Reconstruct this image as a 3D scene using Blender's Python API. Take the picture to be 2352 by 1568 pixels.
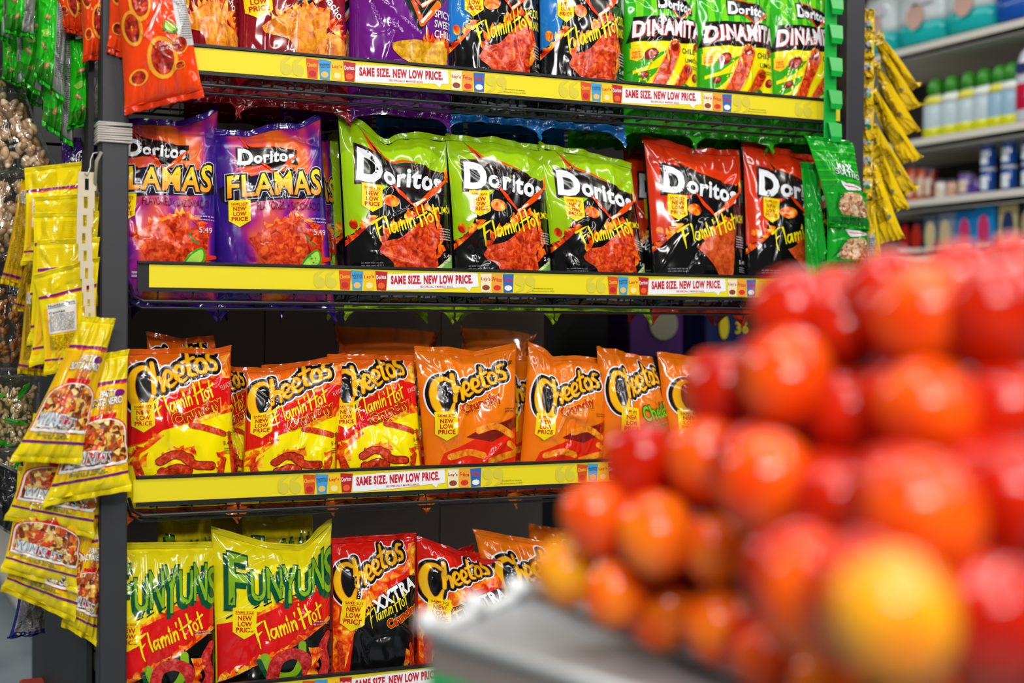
import bpy, math, random
import numpy as np
from mathutils import Vector, Matrix
from mathutils.geometry import tessellate_polygon

for _o in list(bpy.data.objects): bpy.data.objects.remove(_o)
SC = bpy.context.scene
COL = SC.collection
PI = math.pi

# ------------------------------------------------------------------ camera
FPX, CX, CY = 3320.0, 1176.0, 784.0
RW = np.array([[0.90863485, 0.0012578, 0.41758966], [-0.41752136, -0.01559773, 0.90853323], [0.00765621, -0.99987756, -0.01364749]])
CAM = np.array([-0.47643, -2.7324, 1.25])
cd = bpy.data.cameras.new('camera')
cam = bpy.data.objects.new('camera', cd); COL.objects.link(cam)
r_, d_, f_ = RW[:, 0], RW[:, 1], RW[:, 2]
cam.matrix_world = Matrix(((r_[0], -d_[0], -f_[0], CAM[0]), (r_[1], -d_[1], -f_[1], CAM[1]), (r_[2], -d_[2], -f_[2], CAM[2]), (0, 0, 0, 1)))
cd.sensor_width = 36; cd.lens = 36 * FPX / 2352
cd.clip_start = 0.05; cd.clip_end = 60
cd.dof.use_dof = True; cd.dof.focus_distance = 2.92; cd.dof.aperture_fstop = 2.0
SC.camera = cam

# ------------------------------------------------------------------ light
SC.view_settings.view_transform = 'Standard'; SC.view_settings.look = 'None'
SC.view_settings.gamma = 1; SC.view_settings.use_curve_mapping = False
SC.view_settings.exposure = -0.5
w = bpy.data.worlds.new('store_ambient'); SC.world = w; w.use_nodes = True
w.node_tree.nodes['Background'].inputs[0].default_value = (1.0, .96, .90, 1)
w.node_tree.nodes['Background'].inputs[1].default_value = 0.17
SC.cycles.use_denoising = True
SC.cycles.max_bounces = 6; SC.cycles.diffuse_bounces = 2; SC.cycles.glossy_bounces = 3
SC.cycles.transparent_max_bounces = 12; SC.cycles.transmission_bounces = 4
SC.cycles.sample_clamp_indirect = 6

def area(name, loc, rot, sx, sy, power, col=(1, .97, .93)):
    l = bpy.data.lights.new(name, 'AREA'); l.shape = 'RECTANGLE'; l.size = sx; l.size_y = sy
    l.energy = power; l.color = col
    o = bpy.data.objects.new(name, l); COL.objects.link(o); o.location = loc; o.rotation_euler = rot
    return o
# rows of fluorescent fittings over the aisle, plus one added frontal fill (the ceiling is at 3.1 m)
area('ceiling_or_fill_light', (0.6, -1.1, 3.0), (math.radians(14), 0, 0), 3.0, 0.09, 40)
area('ceiling_or_fill_light', (-0.5, -2.6, 3.0), (math.radians(8), math.radians(-8), 0), 0.11, 3.4, 70)
area('ceiling_or_fill_light', (1.1, -2.7, 3.0), (math.radians(10), math.radians(4), 0), 0.11, 3.4, 70)
area('ceiling_or_fill_light', (2.9, -2.2, 3.0), (0, math.radians(16), 0), 0.11, 3.4, 45)
area('ceiling_or_fill_light', (-1.2, -4.6, 2.9), (math.radians(48), 0, math.radians(-22)), 1.6, 0.2, 125)  # added fill from behind the camera for tomatoes and bag fronts, no real fitting
area('ceiling_or_fill_light', (2.5, 1.6, 3.0), (0, math.radians(20), 0), 0.25, 4.0, 62)
area('ceiling_or_fill_light', (-1.6, 2.6, 3.0), (0, 0, 0), 0.25, 4.0, 110)

# ------------------------------------------------------------------ helpers
def ray(px, py):
    d = RW @ np.array([(px - CX) / FPX, (py - CY) / FPX, 1.0]); return d
def at(px, py, y):
    d = ray(px, py); return CAM + d * ((y - CAM[1]) / d[1])
def atz(px, py, z):
    d = ray(px, py); return CAM + d * ((z - CAM[2]) / d[2])
def atx(px, py, x):
    d = ray(px, py); return CAM + d * ((x - CAM[0]) / d[0])
def atd(px, py, depth):
    return CAM + ray(px, py) * depth

def lin(h):
    h = h.lstrip('#'); c = [int(h[i:i + 2], 16) / 255 for i in (0, 2, 4)]
    return tuple([(x / 12.92 if x <= .04045 else ((x + .055) / 1.055) ** 2.4) for x in c]) + (1,)

MATS = {}
def nodes(name):
    m = bpy.data.materials.new(name); m.use_nodes = True
    nt = m.node_tree; return m, nt, nt.nodes['Principled BSDF']
def N(nt, t, **k):
    n = nt.nodes.new(t)
    for a, b in k.items():
        if a.startswith('i_'):
            kk = a[2:]; n.inputs[int(kk) if kk.isdigit() else kk].default_value = b
        else: setattr(n, a, b)
    return n
def bump(nt, bs, scale, strength, dist=.002, detail=3, coord='Object'):
    tc = N(nt, 'ShaderNodeTexCoord'); ns = N(nt, 'ShaderNodeTexNoise'); ns.inputs['Scale'].default_value = scale; ns.inputs['Detail'].default_value = detail
    b = N(nt, 'ShaderNodeBump'); b.inputs['Strength'].default_value = strength; b.inputs['Distance'].default_value = dist
    nt.links.new(tc.outputs[coord], ns.inputs['Vector']); nt.links.new(ns.outputs['Fac'], b.inputs['Height']); nt.links.new(b.outputs['Normal'], bs.inputs['Normal'])
    return tc, ns
def film(hexc, rough=.11, sc=14, st=.3):
    k = ('film', hexc, rough)
    if k in MATS: return MATS[k]
    m, nt, bs = nodes('glossy film ' + hexc.strip('#'))
    bs.inputs['Base Color'].default_value = lin(hexc); bs.inputs['Roughness'].default_value = rough
    bs.inputs['Specular IOR Level'].default_value = .55
    bump(nt, bs, sc, st, .004, 2)
    MATS[k] = m; return m
def plain(name, hexc, rough=.5, metal=0, bs_scale=0, bst=.2):
    k = (name, hexc, rough)
    if k in MATS: return MATS[k]
    m, nt, bs = nodes(name)
    bs.inputs['Base Color'].default_value = lin(hexc); bs.inputs['Roughness'].default_value = rough; bs.inputs['Metallic'].default_value = metal
    if bs_scale: bump(nt, bs, bs_scale, bst)
    MATS[k] = m; return m
def ramp(nt, stops):
    r = N(nt, 'ShaderNodeValToRGB'); e = r.color_ramp.elements
    while len(e) < len(stops): e.new(.5)
    for i, (p, c) in enumerate(stops): e[i].position = p; e[i].color = lin(c)
    return r
def noisy(name, stops, scale=30, detail=4, rough=.25, dist=0, bumpst=.3, kind='noise'):
    if name in MATS: return MATS[name]
    m, nt, bs = nodes(name); bs.inputs['Roughness'].default_value = rough
    tc = N(nt, 'ShaderNodeTexCoord')
    if kind == 'noise':
        ns = N(nt, 'ShaderNodeTexNoise'); ns.inputs['Scale'].default_value = scale; ns.inputs['Detail'].default_value = detail; ns.inputs['Distortion'].default_value = dist; out = ns.outputs['Fac']
    else:
        ns = N(nt, 'ShaderNodeTexVoronoi'); ns.inputs['Scale'].default_value = scale; out = ns.outputs['Color' if kind == 'cells' else 'Distance']
    nt.links.new(tc.outputs['Object'], ns.inputs['Vector'])
    r = ramp(nt, stops); nt.links.new(out, r.inputs[0]); nt.links.new(r.outputs[0], bs.inputs['Base Color'])
    b = N(nt, 'ShaderNodeBump'); b.inputs['Strength'].default_value = bumpst; b.inputs['Distance'].default_value = .002
    nt.links.new(out if kind != 'cells' else ns.outputs['Distance'], b.inputs['Height']); nt.links.new(b.outputs[0], bs.inputs['Normal'])
    MATS[name] = m; return m
def uvramp(name, stops, rough=.22, warp=0):
    """colour printed as a vertical blend across the artwork"""
    if name in MATS: return MATS[name]
    m, nt, bs = nodes(name); bs.inputs['Roughness'].default_value = rough
    uv = N(nt, 'ShaderNodeUVMap'); sp = N(nt, 'ShaderNodeSeparateXYZ'); nt.links.new(uv.outputs[0], sp.inputs[0])
    r = ramp(nt, stops); nt.links.new(sp.outputs[1], r.inputs[0]); nt.links.new(r.outputs[0], bs.inputs['Base Color'])
    MATS[name] = m; return m
def swirl(name):
    if name in MATS: return MATS[name]
    m, nt, bs = nodes(name); bs.inputs['Roughness'].default_value = .2
    uv = N(nt, 'ShaderNodeUVMap')
    mp = N(nt, 'ShaderNodeMapping'); mp.inputs['Rotation'].default_value = (0, 0, .5); mp.inputs['Scale'].default_value = (2.6, 1.5, 1)
    ns = N(nt, 'ShaderNodeTexNoise'); ns.inputs['Scale'].default_value = 1.15; ns.inputs['Detail'].default_value = 1.5; ns.inputs['Distortion'].default_value = .5
    nt.links.new(uv.outputs[0], mp.inputs[0]); nt.links.new(mp.outputs[0], ns.inputs['Vector'])
    gr = N(nt, 'ShaderNodeSeparateXYZ'); nt.links.new(uv.outputs[0], gr.inputs[0])
    # edges lean to purple, centre to orange
    a = N(nt, 'ShaderNodeMath', operation='SUBTRACT', i_1=.52); nt.links.new(gr.outputs[0], a.inputs[0])
    b = N(nt, 'ShaderNodeMath', operation='ABSOLUTE'); nt.links.new(a.outputs[0], b.inputs[0])
    c = N(nt, 'ShaderNodeMath', operation='MULTIPLY_ADD', i_1=-.75, i_2=.22); nt.links.new(b.outputs[0], c.inputs[0])
    d = N(nt, 'ShaderNodeMath', operation='ADD'); nt.links.new(c.outputs[0], d.inputs[0]); nt.links.new(ns.outputs['Fac'], d.inputs[1])
    r = ramp(nt, [(.34, '#2c1278'), (.46, '#4a1a86'), (.53, '#a81c7c'), (.60, '#e85a20'), (.74, '#f08a28')])
    nt.links.new(d.outputs[0], r.inputs[0]); nt.links.new(r.outputs[0], bs.inputs['Base Color'])
    tc = N(nt, 'ShaderNodeTexCoord'); n2 = N(nt, 'ShaderNodeTexNoise'); n2.inputs['Scale'].default_value = 22; n2.inputs['Detail'].default_value = 2
    bp = N(nt, 'ShaderNodeBump'); bp.inputs['Strength'].default_value = .35; bp.inputs['Distance'].default_value = .004
    nt.links.new(tc.outputs['Object'], n2.inputs['Vector']); nt.links.new(n2.outputs['Fac'], bp.inputs['Height']); nt.links.new(bp.outputs[0], bs.inputs['Normal'])
    MATS[name] = m; return m
def clear_film():
    if 'clear' in MATS: return MATS['clear']
    m, nt, bs = nodes('clear crinkled film'); nt.nodes.remove(bs)
    out = nt.nodes['Material Output']
    tr = N(nt, 'ShaderNodeBsdfTransparent'); gl = N(nt, 'ShaderNodeBsdfGlossy'); gl.inputs['Roughness'].default_value = .12
    lw = N(nt, 'ShaderNodeLayerWeight'); lw.inputs['Blend'].default_value = .35
    mx = N(nt, 'ShaderNodeMixShader')
    ad = N(nt, 'ShaderNodeMath', operation='MULTIPLY_ADD', i_1=.6, i_2=.07); nt.links.new(lw.outputs['Fresnel'], ad.inputs[0])
    nt.links.new(ad.outputs[0], mx.inputs[0]); nt.links.new(tr.outputs[0], mx.inputs[1]); nt.links.new(gl.outputs[0], mx.inputs[2])
    tc = N(nt, 'ShaderNodeTexCoord'); ns = N(nt, 'ShaderNodeTexNoise'); ns.inputs['Scale'].default_value = 45; ns.inputs['Detail'].default_value = 2
    bp = N(nt, 'ShaderNodeBump'); bp.inputs['Strength'].default_value = .7; bp.inputs['Distance'].default_value = .005
    nt.links.new(tc.outputs['Object'], ns.inputs['Vector']); nt.links.new(ns.outputs['Fac'], bp.inputs['Height']); nt.links.new(bp.outputs[0], gl.inputs['Normal']); nt.links.new(bp.outputs[0], lw.inputs['Normal'])
    nt.links.new(mx.outputs[0], out.inputs[0]); MATS['clear'] = m; return m

BLACK = plain('black powder coated metal', '#17171b', .42, .0)
POST = plain('charcoal painted steel', '#2e2e33', .5, 0, 400, .15)
WIRE = plain('dark grey wire', '#23262c', .35, .3)
CHIP = noisy('seasoned red orange corn chip print', [(.3, '#7a1204'), (.45, '#c52e0a'), (.55, '#e2481a'), (.68, '#f2701e'), (.8, '#ffa83a')], 75, 5, .22, 1.2)
CHIPO = noisy('golden orange corn chip print', [(.3, '#a84a08'), (.45, '#e07c14'), (.6, '#f0a020'), (.75, '#f8c040')], 60, 5, .22, 1)
CHIPN = noisy('plain brick orange corn chip print', [(.3, '#a83410'), (.5, '#cc4c1e'), (.7, '#e06a2a')], 90, 4, .25, .5)
FLAME = noisy('flame print', [(.34, '#b01c04'), (.45, '#ee4208'), (.56, '#ff8a10'), (.66, '#ffd23a'), (.8, '#fff0a0')], 34, 3, .2, 1.6)
STICK = noisy('seasoned red corn stick print', [(.3, '#8e1a06'), (.5, '#c8300e'), (.7, '#ea5a20')], 120, 4, .25, 1)
PUFF = noisy('orange cheese stick print', [(.3, '#d85a08'), (.5, '#f48a10'), (.7, '#ffb030')], 70, 3, .25, .8)
RING = noisy('red onion ring print', [(.3, '#9c1418'), (.5, '#cc2c2c'), (.7, '#e0544a')], 110, 4, .25, 1)
SWIRL = swirl('purple magenta and orange blended print')
GOLDGR = uvramp('yellow to orange blended lettering', [(.58, '#f07010'), (.67, '#f8b818'), (.72, '#ffe020')])

def new_obj(name, me, parent=None, loc=None):
    o = bpy.data.objects.new(name, me); COL.objects.link(o)
    if parent: o.parent = parent
    if loc is not None: o.location = loc
    return o
def empty(name, loc, label=None, cat=None, group=None):
    o = bpy.data.objects.new(name, None); COL.objects.link(o); o.location = [float(q) for q in loc]; o.empty_display_size = .02
    tag(o, label, cat, group); return o
def tag(o, label=None, cat=None, group=None, kind=None):
    if label and not 4 <= len(label.split()) <= 16: print('LABEL', len(label.split()), label)
    if label: o['label'] = label
    if cat: o['category'] = cat
    if group: o['group'] = group
    if kind: o['kind'] = kind
    return o
def mesh(name, V, F, mats, midx=None, smooth=False):
    me = bpy.data.meshes.new(name); me.from_pydata([tuple(map(float, v)) for v in V], [], [list(map(int, f)) for f in F])
    for m in (mats if isinstance(mats, (list, tuple)) else [mats]): me.materials.append(m)
    if midx is not None: me.polygons.foreach_set('material_index', np.array(midx, dtype=np.int32))
    if smooth: me.polygons.foreach_set('use_smooth', np.ones(len(me.polygons), dtype=bool))
    me.update(); return me

class MB:
    """collects boxes, tubes and loops into one mesh"""
    def __init__(s): s.v = []; s.f = []; s.m = []
    def add(s, V, F, m=0):
        b = len(s.v); s.v += [tuple(map(float, q)) for q in V]; s.f += [tuple(b + i for i in f) for f in F]; s.m += [m] * len(F)
    def box(s, a, b, m=0, bev=0):
        (x0, y0, z0), (x1, y1, z1) = a, b
        if bev <= 0:
            V = [(x0, y0, z0), (x1, y0, z0), (x1, y1, z0), (x0, y1, z0), (x0, y0, z1), (x1, y0, z1), (x1, y1, z1), (x0, y1, z1)]
            s.add(V, [(0, 3, 2, 1), (4, 5, 6, 7), (0, 1, 5, 4), (1, 2, 6, 5), (2, 3, 7, 6), (3, 0, 4, 7)], m); return
        # bevelled box: octagonal loops
        L = []
        for z, i in ((z0, bev), (z0 + bev, 0), (z1 - bev, 0), (z1, bev)):
            c = bev
            X0, X1, Y0, Y1 = x0 + i, x1 - i, y0 + i, y1 - i
            L.append([(X0 + c, Y0, z), (X1 - c, Y0, z), (X1, Y0 + c, z), (X1, Y1 - c, z), (X1 - c, Y1, z), (X0 + c, Y1, z), (X0, Y1 - c, z), (X0, Y0 + c, z)])
        s.loft(L, m)
    def loft(s, L, m=0, cap=True, closed=True):
        n = len(L[0]); V = [p for l in L for p in l]; F = []
        for k in range(len(L) - 1):
            for i in range(n if closed else n - 1):
                j = (i + 1) % n; F.append((k * n + i, k * n + j, (k + 1) * n + j, (k + 1) * n + i))
        if cap: F.append(tuple(range(n))[::-1]); F.append(tuple((len(L) - 1) * n + i for i in range(n)))
        s.add(V, F, m)
    def tube(s, pts, r, m=0, n=8):
        P = [Vector(p) for p in pts]; L = []
        for i, p in enumerate(P):
            t = (P[min(i + 1, len(P) - 1)] - P[max(i - 1, 0)]).normalized()
            a = t.cross(Vector((0, 0, 1)));
            if a.length < .1: a = t.cross(Vector((0, 1, 0)))
            a.normalize(); b = t.cross(a)
            rr = r[i] if isinstance(r, (list, tuple)) else r
            L.append([p + (a * math.cos(2 * PI * k / n) + b * math.sin(2 * PI * k / n)) * rr for k in range(n)])
        s.loft(L, m)
    def lathe(s, prof, c, m=0, n=20, ax=1., ay=1.):
        L = [[(c[0] + r * ax * math.cos(2 * PI * k / n), c[1] + r * ay * math.sin(2 * PI * k / n), c[2] + z) for k in range(n)] for r, z in prof]
        s.loft(L, m)
    def build(s, name, mats, parent=None, origin=(0, 0, 0), smooth=False, link=True):
        V = np.array(s.v) - np.array(origin)
        me = mesh(name, V, s.f, mats, s.m, smooth)
        if not link: return me
        o = new_obj(name, me, parent)
        if parent is None: o.location = [float(q) for q in origin]
        return o

# ------------------------------------------------------------------ artwork in flat units
_txt = {}
def text_tris(s, off=0., shear=0., sp=1.):
    k = (s, off, shear, sp)
    if k not in _txt:
        c = bpy.data.curves.new('t', 'FONT'); c.body = s; c.size = 1; c.offset = off; c.shear = shear; c.space_character = sp; c.fill_mode = 'FRONT'; c.resolution_u = 3
        o = bpy.data.objects.new('t', c); me = o.to_mesh(); me.calc_loop_triangles()
        V = np.array([v.co[:2] for v in me.vertices]).reshape(-1, 2); T = np.array([t.vertices[:] for t in me.loop_triangles]).reshape(-1, 3)
        o.to_mesh_clear(); bpy.data.objects.remove(o); bpy.data.curves.remove(c)
        _txt[k] = (V, T)
    return _txt[k]

def catmull(P, n=6):
    P = [np.array(p, float) for p in P]
    if len(P) < 3: n = 2
    Q = [2 * P[0] - P[1]] + P + [2 * P[-1] - P[-2]]; out = []
    for i in range(1, len(Q) - 2):
        for k in range(n):
            t = k / n
            out.append(.5 * ((2 * Q[i]) + (-Q[i - 1] + Q[i + 1]) * t + (2 * Q[i - 1] - 5 * Q[i] + 4 * Q[i + 1] - Q[i + 2]) * t * t + (-Q[i - 1] + 3 * Q[i] - 3 * Q[i + 1] + Q[i + 2]) * t ** 3))
    out.append(P[-1]); return np.array(out)

class Art:
    def __init__(s, H=160): s.H = H; s.L = []; s.M = (0, 0, 1, 0, 1); s.oy = 0.
    def xf(s, cx=0, cy=0, sc=1, rot=0, sy=1): s.M = (cx, cy, sc, math.radians(rot), sy); return s
    def T(s, P):
        cx, cy, sc, r, sy = s.M; P = np.asarray(P, float).reshape(-1, 2); x = P[:, 0] * sc; y = P[:, 1] * sc * sy
        return np.stack([cx + x * math.cos(r) - y * math.sin(r), cy + x * math.sin(r) + y * math.cos(r)], 1)
    def tri(s, V, F, mat, layer, part='bag_body'): s.L.append((part, mat, layer, (s.T(V) + np.array([0, s.oy]))[np.asarray(F, int)]))
    def poly(s, P, mat, layer, part='bag_body', smooth=0):
        if smooth: P = catmull(list(P) + [P[0]], smooth)[:-1]
        P = np.asarray(P, float)
        F = tessellate_polygon([[Vector((a, b, 0)) for a, b in P]])
        if len(F): s.tri(P, F, mat, layer, part)
    def rect(s, x0, y0, x1, y1, mat, layer, part='bag_body'): s.tri([(x0, y0), (x1, y0), (x1, y1), (x0, y1)], [(0, 1, 2), (0, 2, 3)], mat, layer, part)
    def ell(s, cx, cy, rx, ry, mat, layer, part='bag_body', rot=0, n=20):
        r = math.radians(rot); s.poly([(cx + rx * math.cos(a) * math.cos(r) - ry * math.sin(a) * math.sin(r), cy + rx * math.cos(a) * math.sin(r) + ry * math.sin(a) * math.cos(r)) for a in [2 * PI * i / n for i in range(n)]], mat, layer, part)
    def stroke(s, P, w, mat, layer, part='bag_body', grow=0):
        W = w if isinstance(w, (list, tuple)) else [w] * len(P)
        C = catmull(P); wi = np.interp(np.linspace(0, len(P) - 1, len(C)), range(len(P)), W) / 2 + grow
        t = np.gradient(C, axis=0); t /= np.linalg.norm(t, axis=1)[:, None] + 1e-9; nrm = np.stack([-t[:, 1], t[:, 0]], 1)
        A = C + nrm * wi[:, None]; B = C - nrm * wi[:, None]; n = len(C)
        V = list(A) + list(B); F = []
        for i in range(n - 1): F += [(n + i, n + i + 1, i + 1), (n + i, i + 1, i)]
        for (c, tt, r) in ((C[0], -t[0], wi[0]), (C[-1], t[-1], wi[-1])):
            b = len(V); V.append(c); a0 = math.atan2(tt[1], tt[0])
            for k in range(7): a = a0 - PI / 2 + PI * k / 6; V.append(c + r * np.array([math.cos(a), math.sin(a)]))
            F += [(b, b + 1 + k, b + 2 + k) for k in range(6)]
        s.tri(V, F, mat, layer, part)
    def text(s, t, cx, cy, w_, h_, mat, layer, part='lettering', rot=0, off=.02, shear=0, grow=0):
        if part == 'lettering': part = 'lettering#' + t
        sp = 1 + max(off, 0) * 2.6
        V0, _ = text_tris(t, 0., shear, sp); V, F = text_tris(t, off + grow, shear, sp)
        if len(F) == 0: return
        lo, hi = V0.min(0), V0.max(0); sc = np.array([w_, h_]) / (hi - lo); P = (V - (lo + hi) / 2) * sc
        r = math.radians(rot); P = np.stack([cx + P[:, 0] * math.cos(r) - P[:, 1] * math.sin(r), cy + P[:, 0] * math.sin(r) + P[:, 1] * math.cos(r)], 1)
        s.tri(P, F, mat, layer, part)
    def spikes(s, P, n, hgt, mat, layer, seed=0, part='bag_body'):
        """flame tongues standing on a polyline"""
        rg = random.Random(seed); C = catmull(P); L = np.linspace(0, len(C) - 1, n + 1)
        for k in range(n):
            a = C[int(L[k])]; b = C[min(int(L[k + 1]), len(C) - 1)]; d = b - a; nn = np.array([-d[1], d[0]]); nn = nn / (np.linalg.norm(nn) + 1e-6)
            h = hgt * rg.uniform(.5, 1.3); m = (a + b) / 2 + nn * h + d * rg.uniform(-.3, .6)
            s.poly([a - nn * hgt * .5 - d * .3, b - nn * hgt * .5 + d * .3, b + nn * .1 * h, (b + m) / 2 - d * .12, m, (a + m) / 2 - d * .25, a], mat, layer, part)
    def bake(s, maxlen=3.2, clip=True):
        parts = {}
        for part, mat, layer, T in s.L: parts.setdefault(part, []).append((mat, layer, T))
        out = {}
        for part, items in parts.items():
            mats = []; TT = []; MI = []; LY = []
            for mat, layer, T in items:
                if mat not in mats: mats.append(mat)
                cr = (T[:, 1, 0] - T[:, 0, 0]) * (T[:, 2, 1] - T[:, 0, 1]) - (T[:, 1, 1] - T[:, 0, 1]) * (T[:, 2, 0] - T[:, 0, 0])
                T = T.copy(); T[cr < 0] = T[cr < 0][:, ::-1]
                TT.append(T); MI.append(np.full(len(T), mats.index(mat))); LY.append(np.full(len(T), float(layer)))
            T = np.concatenate(TT); MI = np.concatenate(MI); LY = np.concatenate(LY)
            for _ in range(40):
                if maxlen is None: break
                E = np.linalg.norm(T - np.roll(T, -1, axis=1), axis=2); k = E.argmax(1); big = E.max(1) > maxlen
                if not big.any(): break
                K = k[big]; B = T[big]; ar = np.arange(len(B)); a = B[ar, K]; b = B[ar, (K + 1) % 3]; c = B[ar, (K + 2) % 3]; mmid = (a + b) / 2
                T = np.concatenate([T[~big], np.stack([a, mmid, c], 1), np.stack([mmid, b, c], 1)])
                MI = np.concatenate([MI[~big], MI[big], MI[big]]); LY = np.concatenate([LY[~big], LY[big], LY[big]])
            if clip:
                T[:, :, 0] = np.clip(T[:, :, 0], 1.0, 99.0); T[:, :, 1] = np.clip(T[:, :, 1], 1.0, s.H - .6)
                cr = np.abs((T[:, 1, 0] - T[:, 0, 0]) * (T[:, 2, 1] - T[:, 0, 1]) - (T[:, 1, 1] - T[:, 0, 1]) * (T[:, 2, 0] - T[:, 0, 0]))
                k = cr > 1e-4; T, MI, LY = T[k], MI[k], LY[k]
            A = np.concatenate([T.reshape(-1, 2), np.repeat(LY, 3)[:, None]], 1)
            U, inv = np.unique(np.round(A, 3), axis=0, return_inverse=True); F = inv.reshape(-1, 3)
            ok = (F[:, 0] != F[:, 1]) & (F[:, 1] != F[:, 2]) & (F[:, 0] != F[:, 2])
            out[part] = (U[:, :2], U[:, 2], F[ok], MI[ok], mats)
        return out

# ------------------------------------------------------------------ pillow bag surface
def vnoise(seed, x, y):
    rg = np.random.RandomState(seed); G = rg.rand(64, 64)
    xi = np.floor(x).astype(int); yi = np.floor(y).astype(int); fx = x - xi; fy = y - yi
    fx = fx * fx * (3 - 2 * fx); fy = fy * fy * (3 - 2 * fy)
    g = lambda a, b: G[a % 64, b % 64]
    return (g(xi, yi) * (1 - fx) + g(xi + 1, yi) * fx) * (1 - fy) + (g(xi, yi + 1) * (1 - fx) + g(xi + 1, yi + 1) * fx) * fy
def sst(a, b, x): t = np.clip((x - a) / (b - a), 0, 1); return t * t * (3 - 2 * t)

class Bag:
    def __init__(s, BL, BR, TL, TR, T=.045, top=None, seed=0, slim=.10, wr=1., sag=0., topw=.45, back=.6, slump=0.):
        s.c = [np.array(q, float) for q in (BL, BR, TL, TR)]; s.T = T; s.seed = seed; s.slim = slim; s.wr = wr; s.top = top or [(0, 0), (1, 0)]; s.topw = topw; s.back = back; s.slump = slump
        ex = (s.c[1] - s.c[0]) + (s.c[3] - s.c[2]); ez = (s.c[2] - s.c[0]) + (s.c[3] - s.c[1])
        s.W = np.linalg.norm(ex) / 2; s.H = np.linalg.norm(ez) / 2
        ex /= np.linalg.norm(ex); s.ez = ez / np.linalg.norm(ez); s.n = np.cross(ex, s.ez); s.n /= np.linalg.norm(s.n); s.ex = ex
        rg = np.random.RandomState(seed + 7); s.cre = []
        for _ in range(9):
            p = rg.uniform([-.9, .05], [.9, .95]); a = rg.uniform(-1.2, 1.2) + (PI / 2 if rg.rand() < .5 else 0); L = rg.uniform(.15, .5)
            s.cre.append((p, np.array([math.cos(a), math.sin(a)]), L, rg.uniform(.03, .09), rg.uniform(-1, 1.2)))
        for sx in (-1, 1):
            for sy in (0, 1): s.cre.append((np.array([sx * .8, abs(sy - .13)]), np.array([-sx * .8, (1 - 2 * sy) * .6]), rg.uniform(.25, .6), .07, rg.uniform(-1.5, -.5)))
        for _ in range(5):
            a = rg.uniform(-.9, .9) + (PI / 2 if rg.rand() < .6 else 0); s.cre.append((rg.uniform([-.8, .15], [.8, .85]), np.array([math.cos(a), math.sin(a)]), rg.uniform(.15, .4), rg.uniform(.022, .035), rg.uniform(.5, .95) * rg.choice([-1, 1])))
        s.ph = rg.rand(6) * 6.28
    def raw(s, x, y, side=1):
        u = 2 * x - 1; v = np.clip(y, 0, 1); BL, BR, TL, TR = s.c
        g = (v ** .42 * (1 - v) ** .6) / .495; g = np.clip(g, 0, 1.02)
        k = 1 - s.slim * g ** 1.3
        uu = u * k; X = (uu + 1) / 2
        P = (BL[None] * ((1 - X) * (1 - y))[:, None] + BR[None] * (X * (1 - y))[:, None] + TL[None] * ((1 - X) * y)[:, None] + TR[None] * (X * y)[:, None])
        tp = np.array(s.top); xx = np.linspace(0, 1, 81); yy = np.interp(xx, tp[:, 0], tp[:, 1]); ker = np.hanning(9); ker /= ker.sum(); yy = np.convolve(np.pad(yy, 4, 'edge'), ker, 'valid')
        dz = np.interp(x, xx, yy) * sst(1 - s.topw, 1.0, y)
        P = P + dz[:, None] * s.ez[None]
        b = s.T * g * (1 - np.abs(u) ** 2.3 + 1e-9) ** .6
        if side > 0:
            d = np.zeros_like(u); m = (1 - u ** 4) * s.wr
            r = 2.2; sd = s.seed * 13 % 900
            n1 = vnoise(sd, u * r + 9, v * r * 1.6 + 9) - .5; n2 = vnoise(sd + 1, u * 4.7 + 9, v * 6.5 + 9) - .5; n3 = vnoise(sd + 2, u * 8 + 11, v * 12 + 3) - .5
            d += n1 * .015 + n2 * .0065
            d += (np.clip(1 - np.abs(n2 * 3.6), 0, 1) ** 2) * .0035 * (n1 * 3) + n3 * .0012
            for (p, dr, L, wd, am) in s.cre:
                qx = u - p[0]; qy = (v - p[1]) * 2.6; al = qx * dr[0] + qy * dr[1]; pe = -qx * dr[1] + qy * dr[0]
                d += am * .004 * np.exp(-(pe / wd) ** 2) * np.exp(-(np.abs(al) / L) ** 3)
            et = sst(.72, 1, v); eb = sst(.25, 0, v)
            d += et * .0028 * np.cos(u * 11 + s.ph[0] + 2.2 * (n1 + n2)) + eb * .004 * np.cos(u * 15 + s.ph[1] + 2 * n1)
            d += et * .0006 * np.cos(u * 24 + s.ph[2] + 3 * n2)
            b = b + d * m
            b = b + s.slump * sst(.6, 1, v) * np.cos(u * 2.2 + s.ph[3])
            P = P + b[:, None] * s.n[None]
        else:
            P = P - (b * s.back)[:, None] * s.n[None]
        return P
    def pos(s, x, y, h=0., side=1):
        x = np.asarray(x, float); y = np.asarray(y, float); e = .006
        P = s.raw(x, y, side); xa = np.clip(x + e, 0, 1); xb = np.clip(x - e, 0, 1); ya = y + e; yb = y - e
        du = s.raw(xa, y, side) - s.raw(xb, y, side); dv = s.raw(x, ya, side) - s.raw(x, yb, side)
        n = np.cross(du, dv) * (1 if side > 0 else -1); n /= np.linalg.norm(n, axis=1)[:, None] + 1e-12
        if side < 0: pass
        return P + n * np.asarray(h).reshape(-1, 1), n

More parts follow.
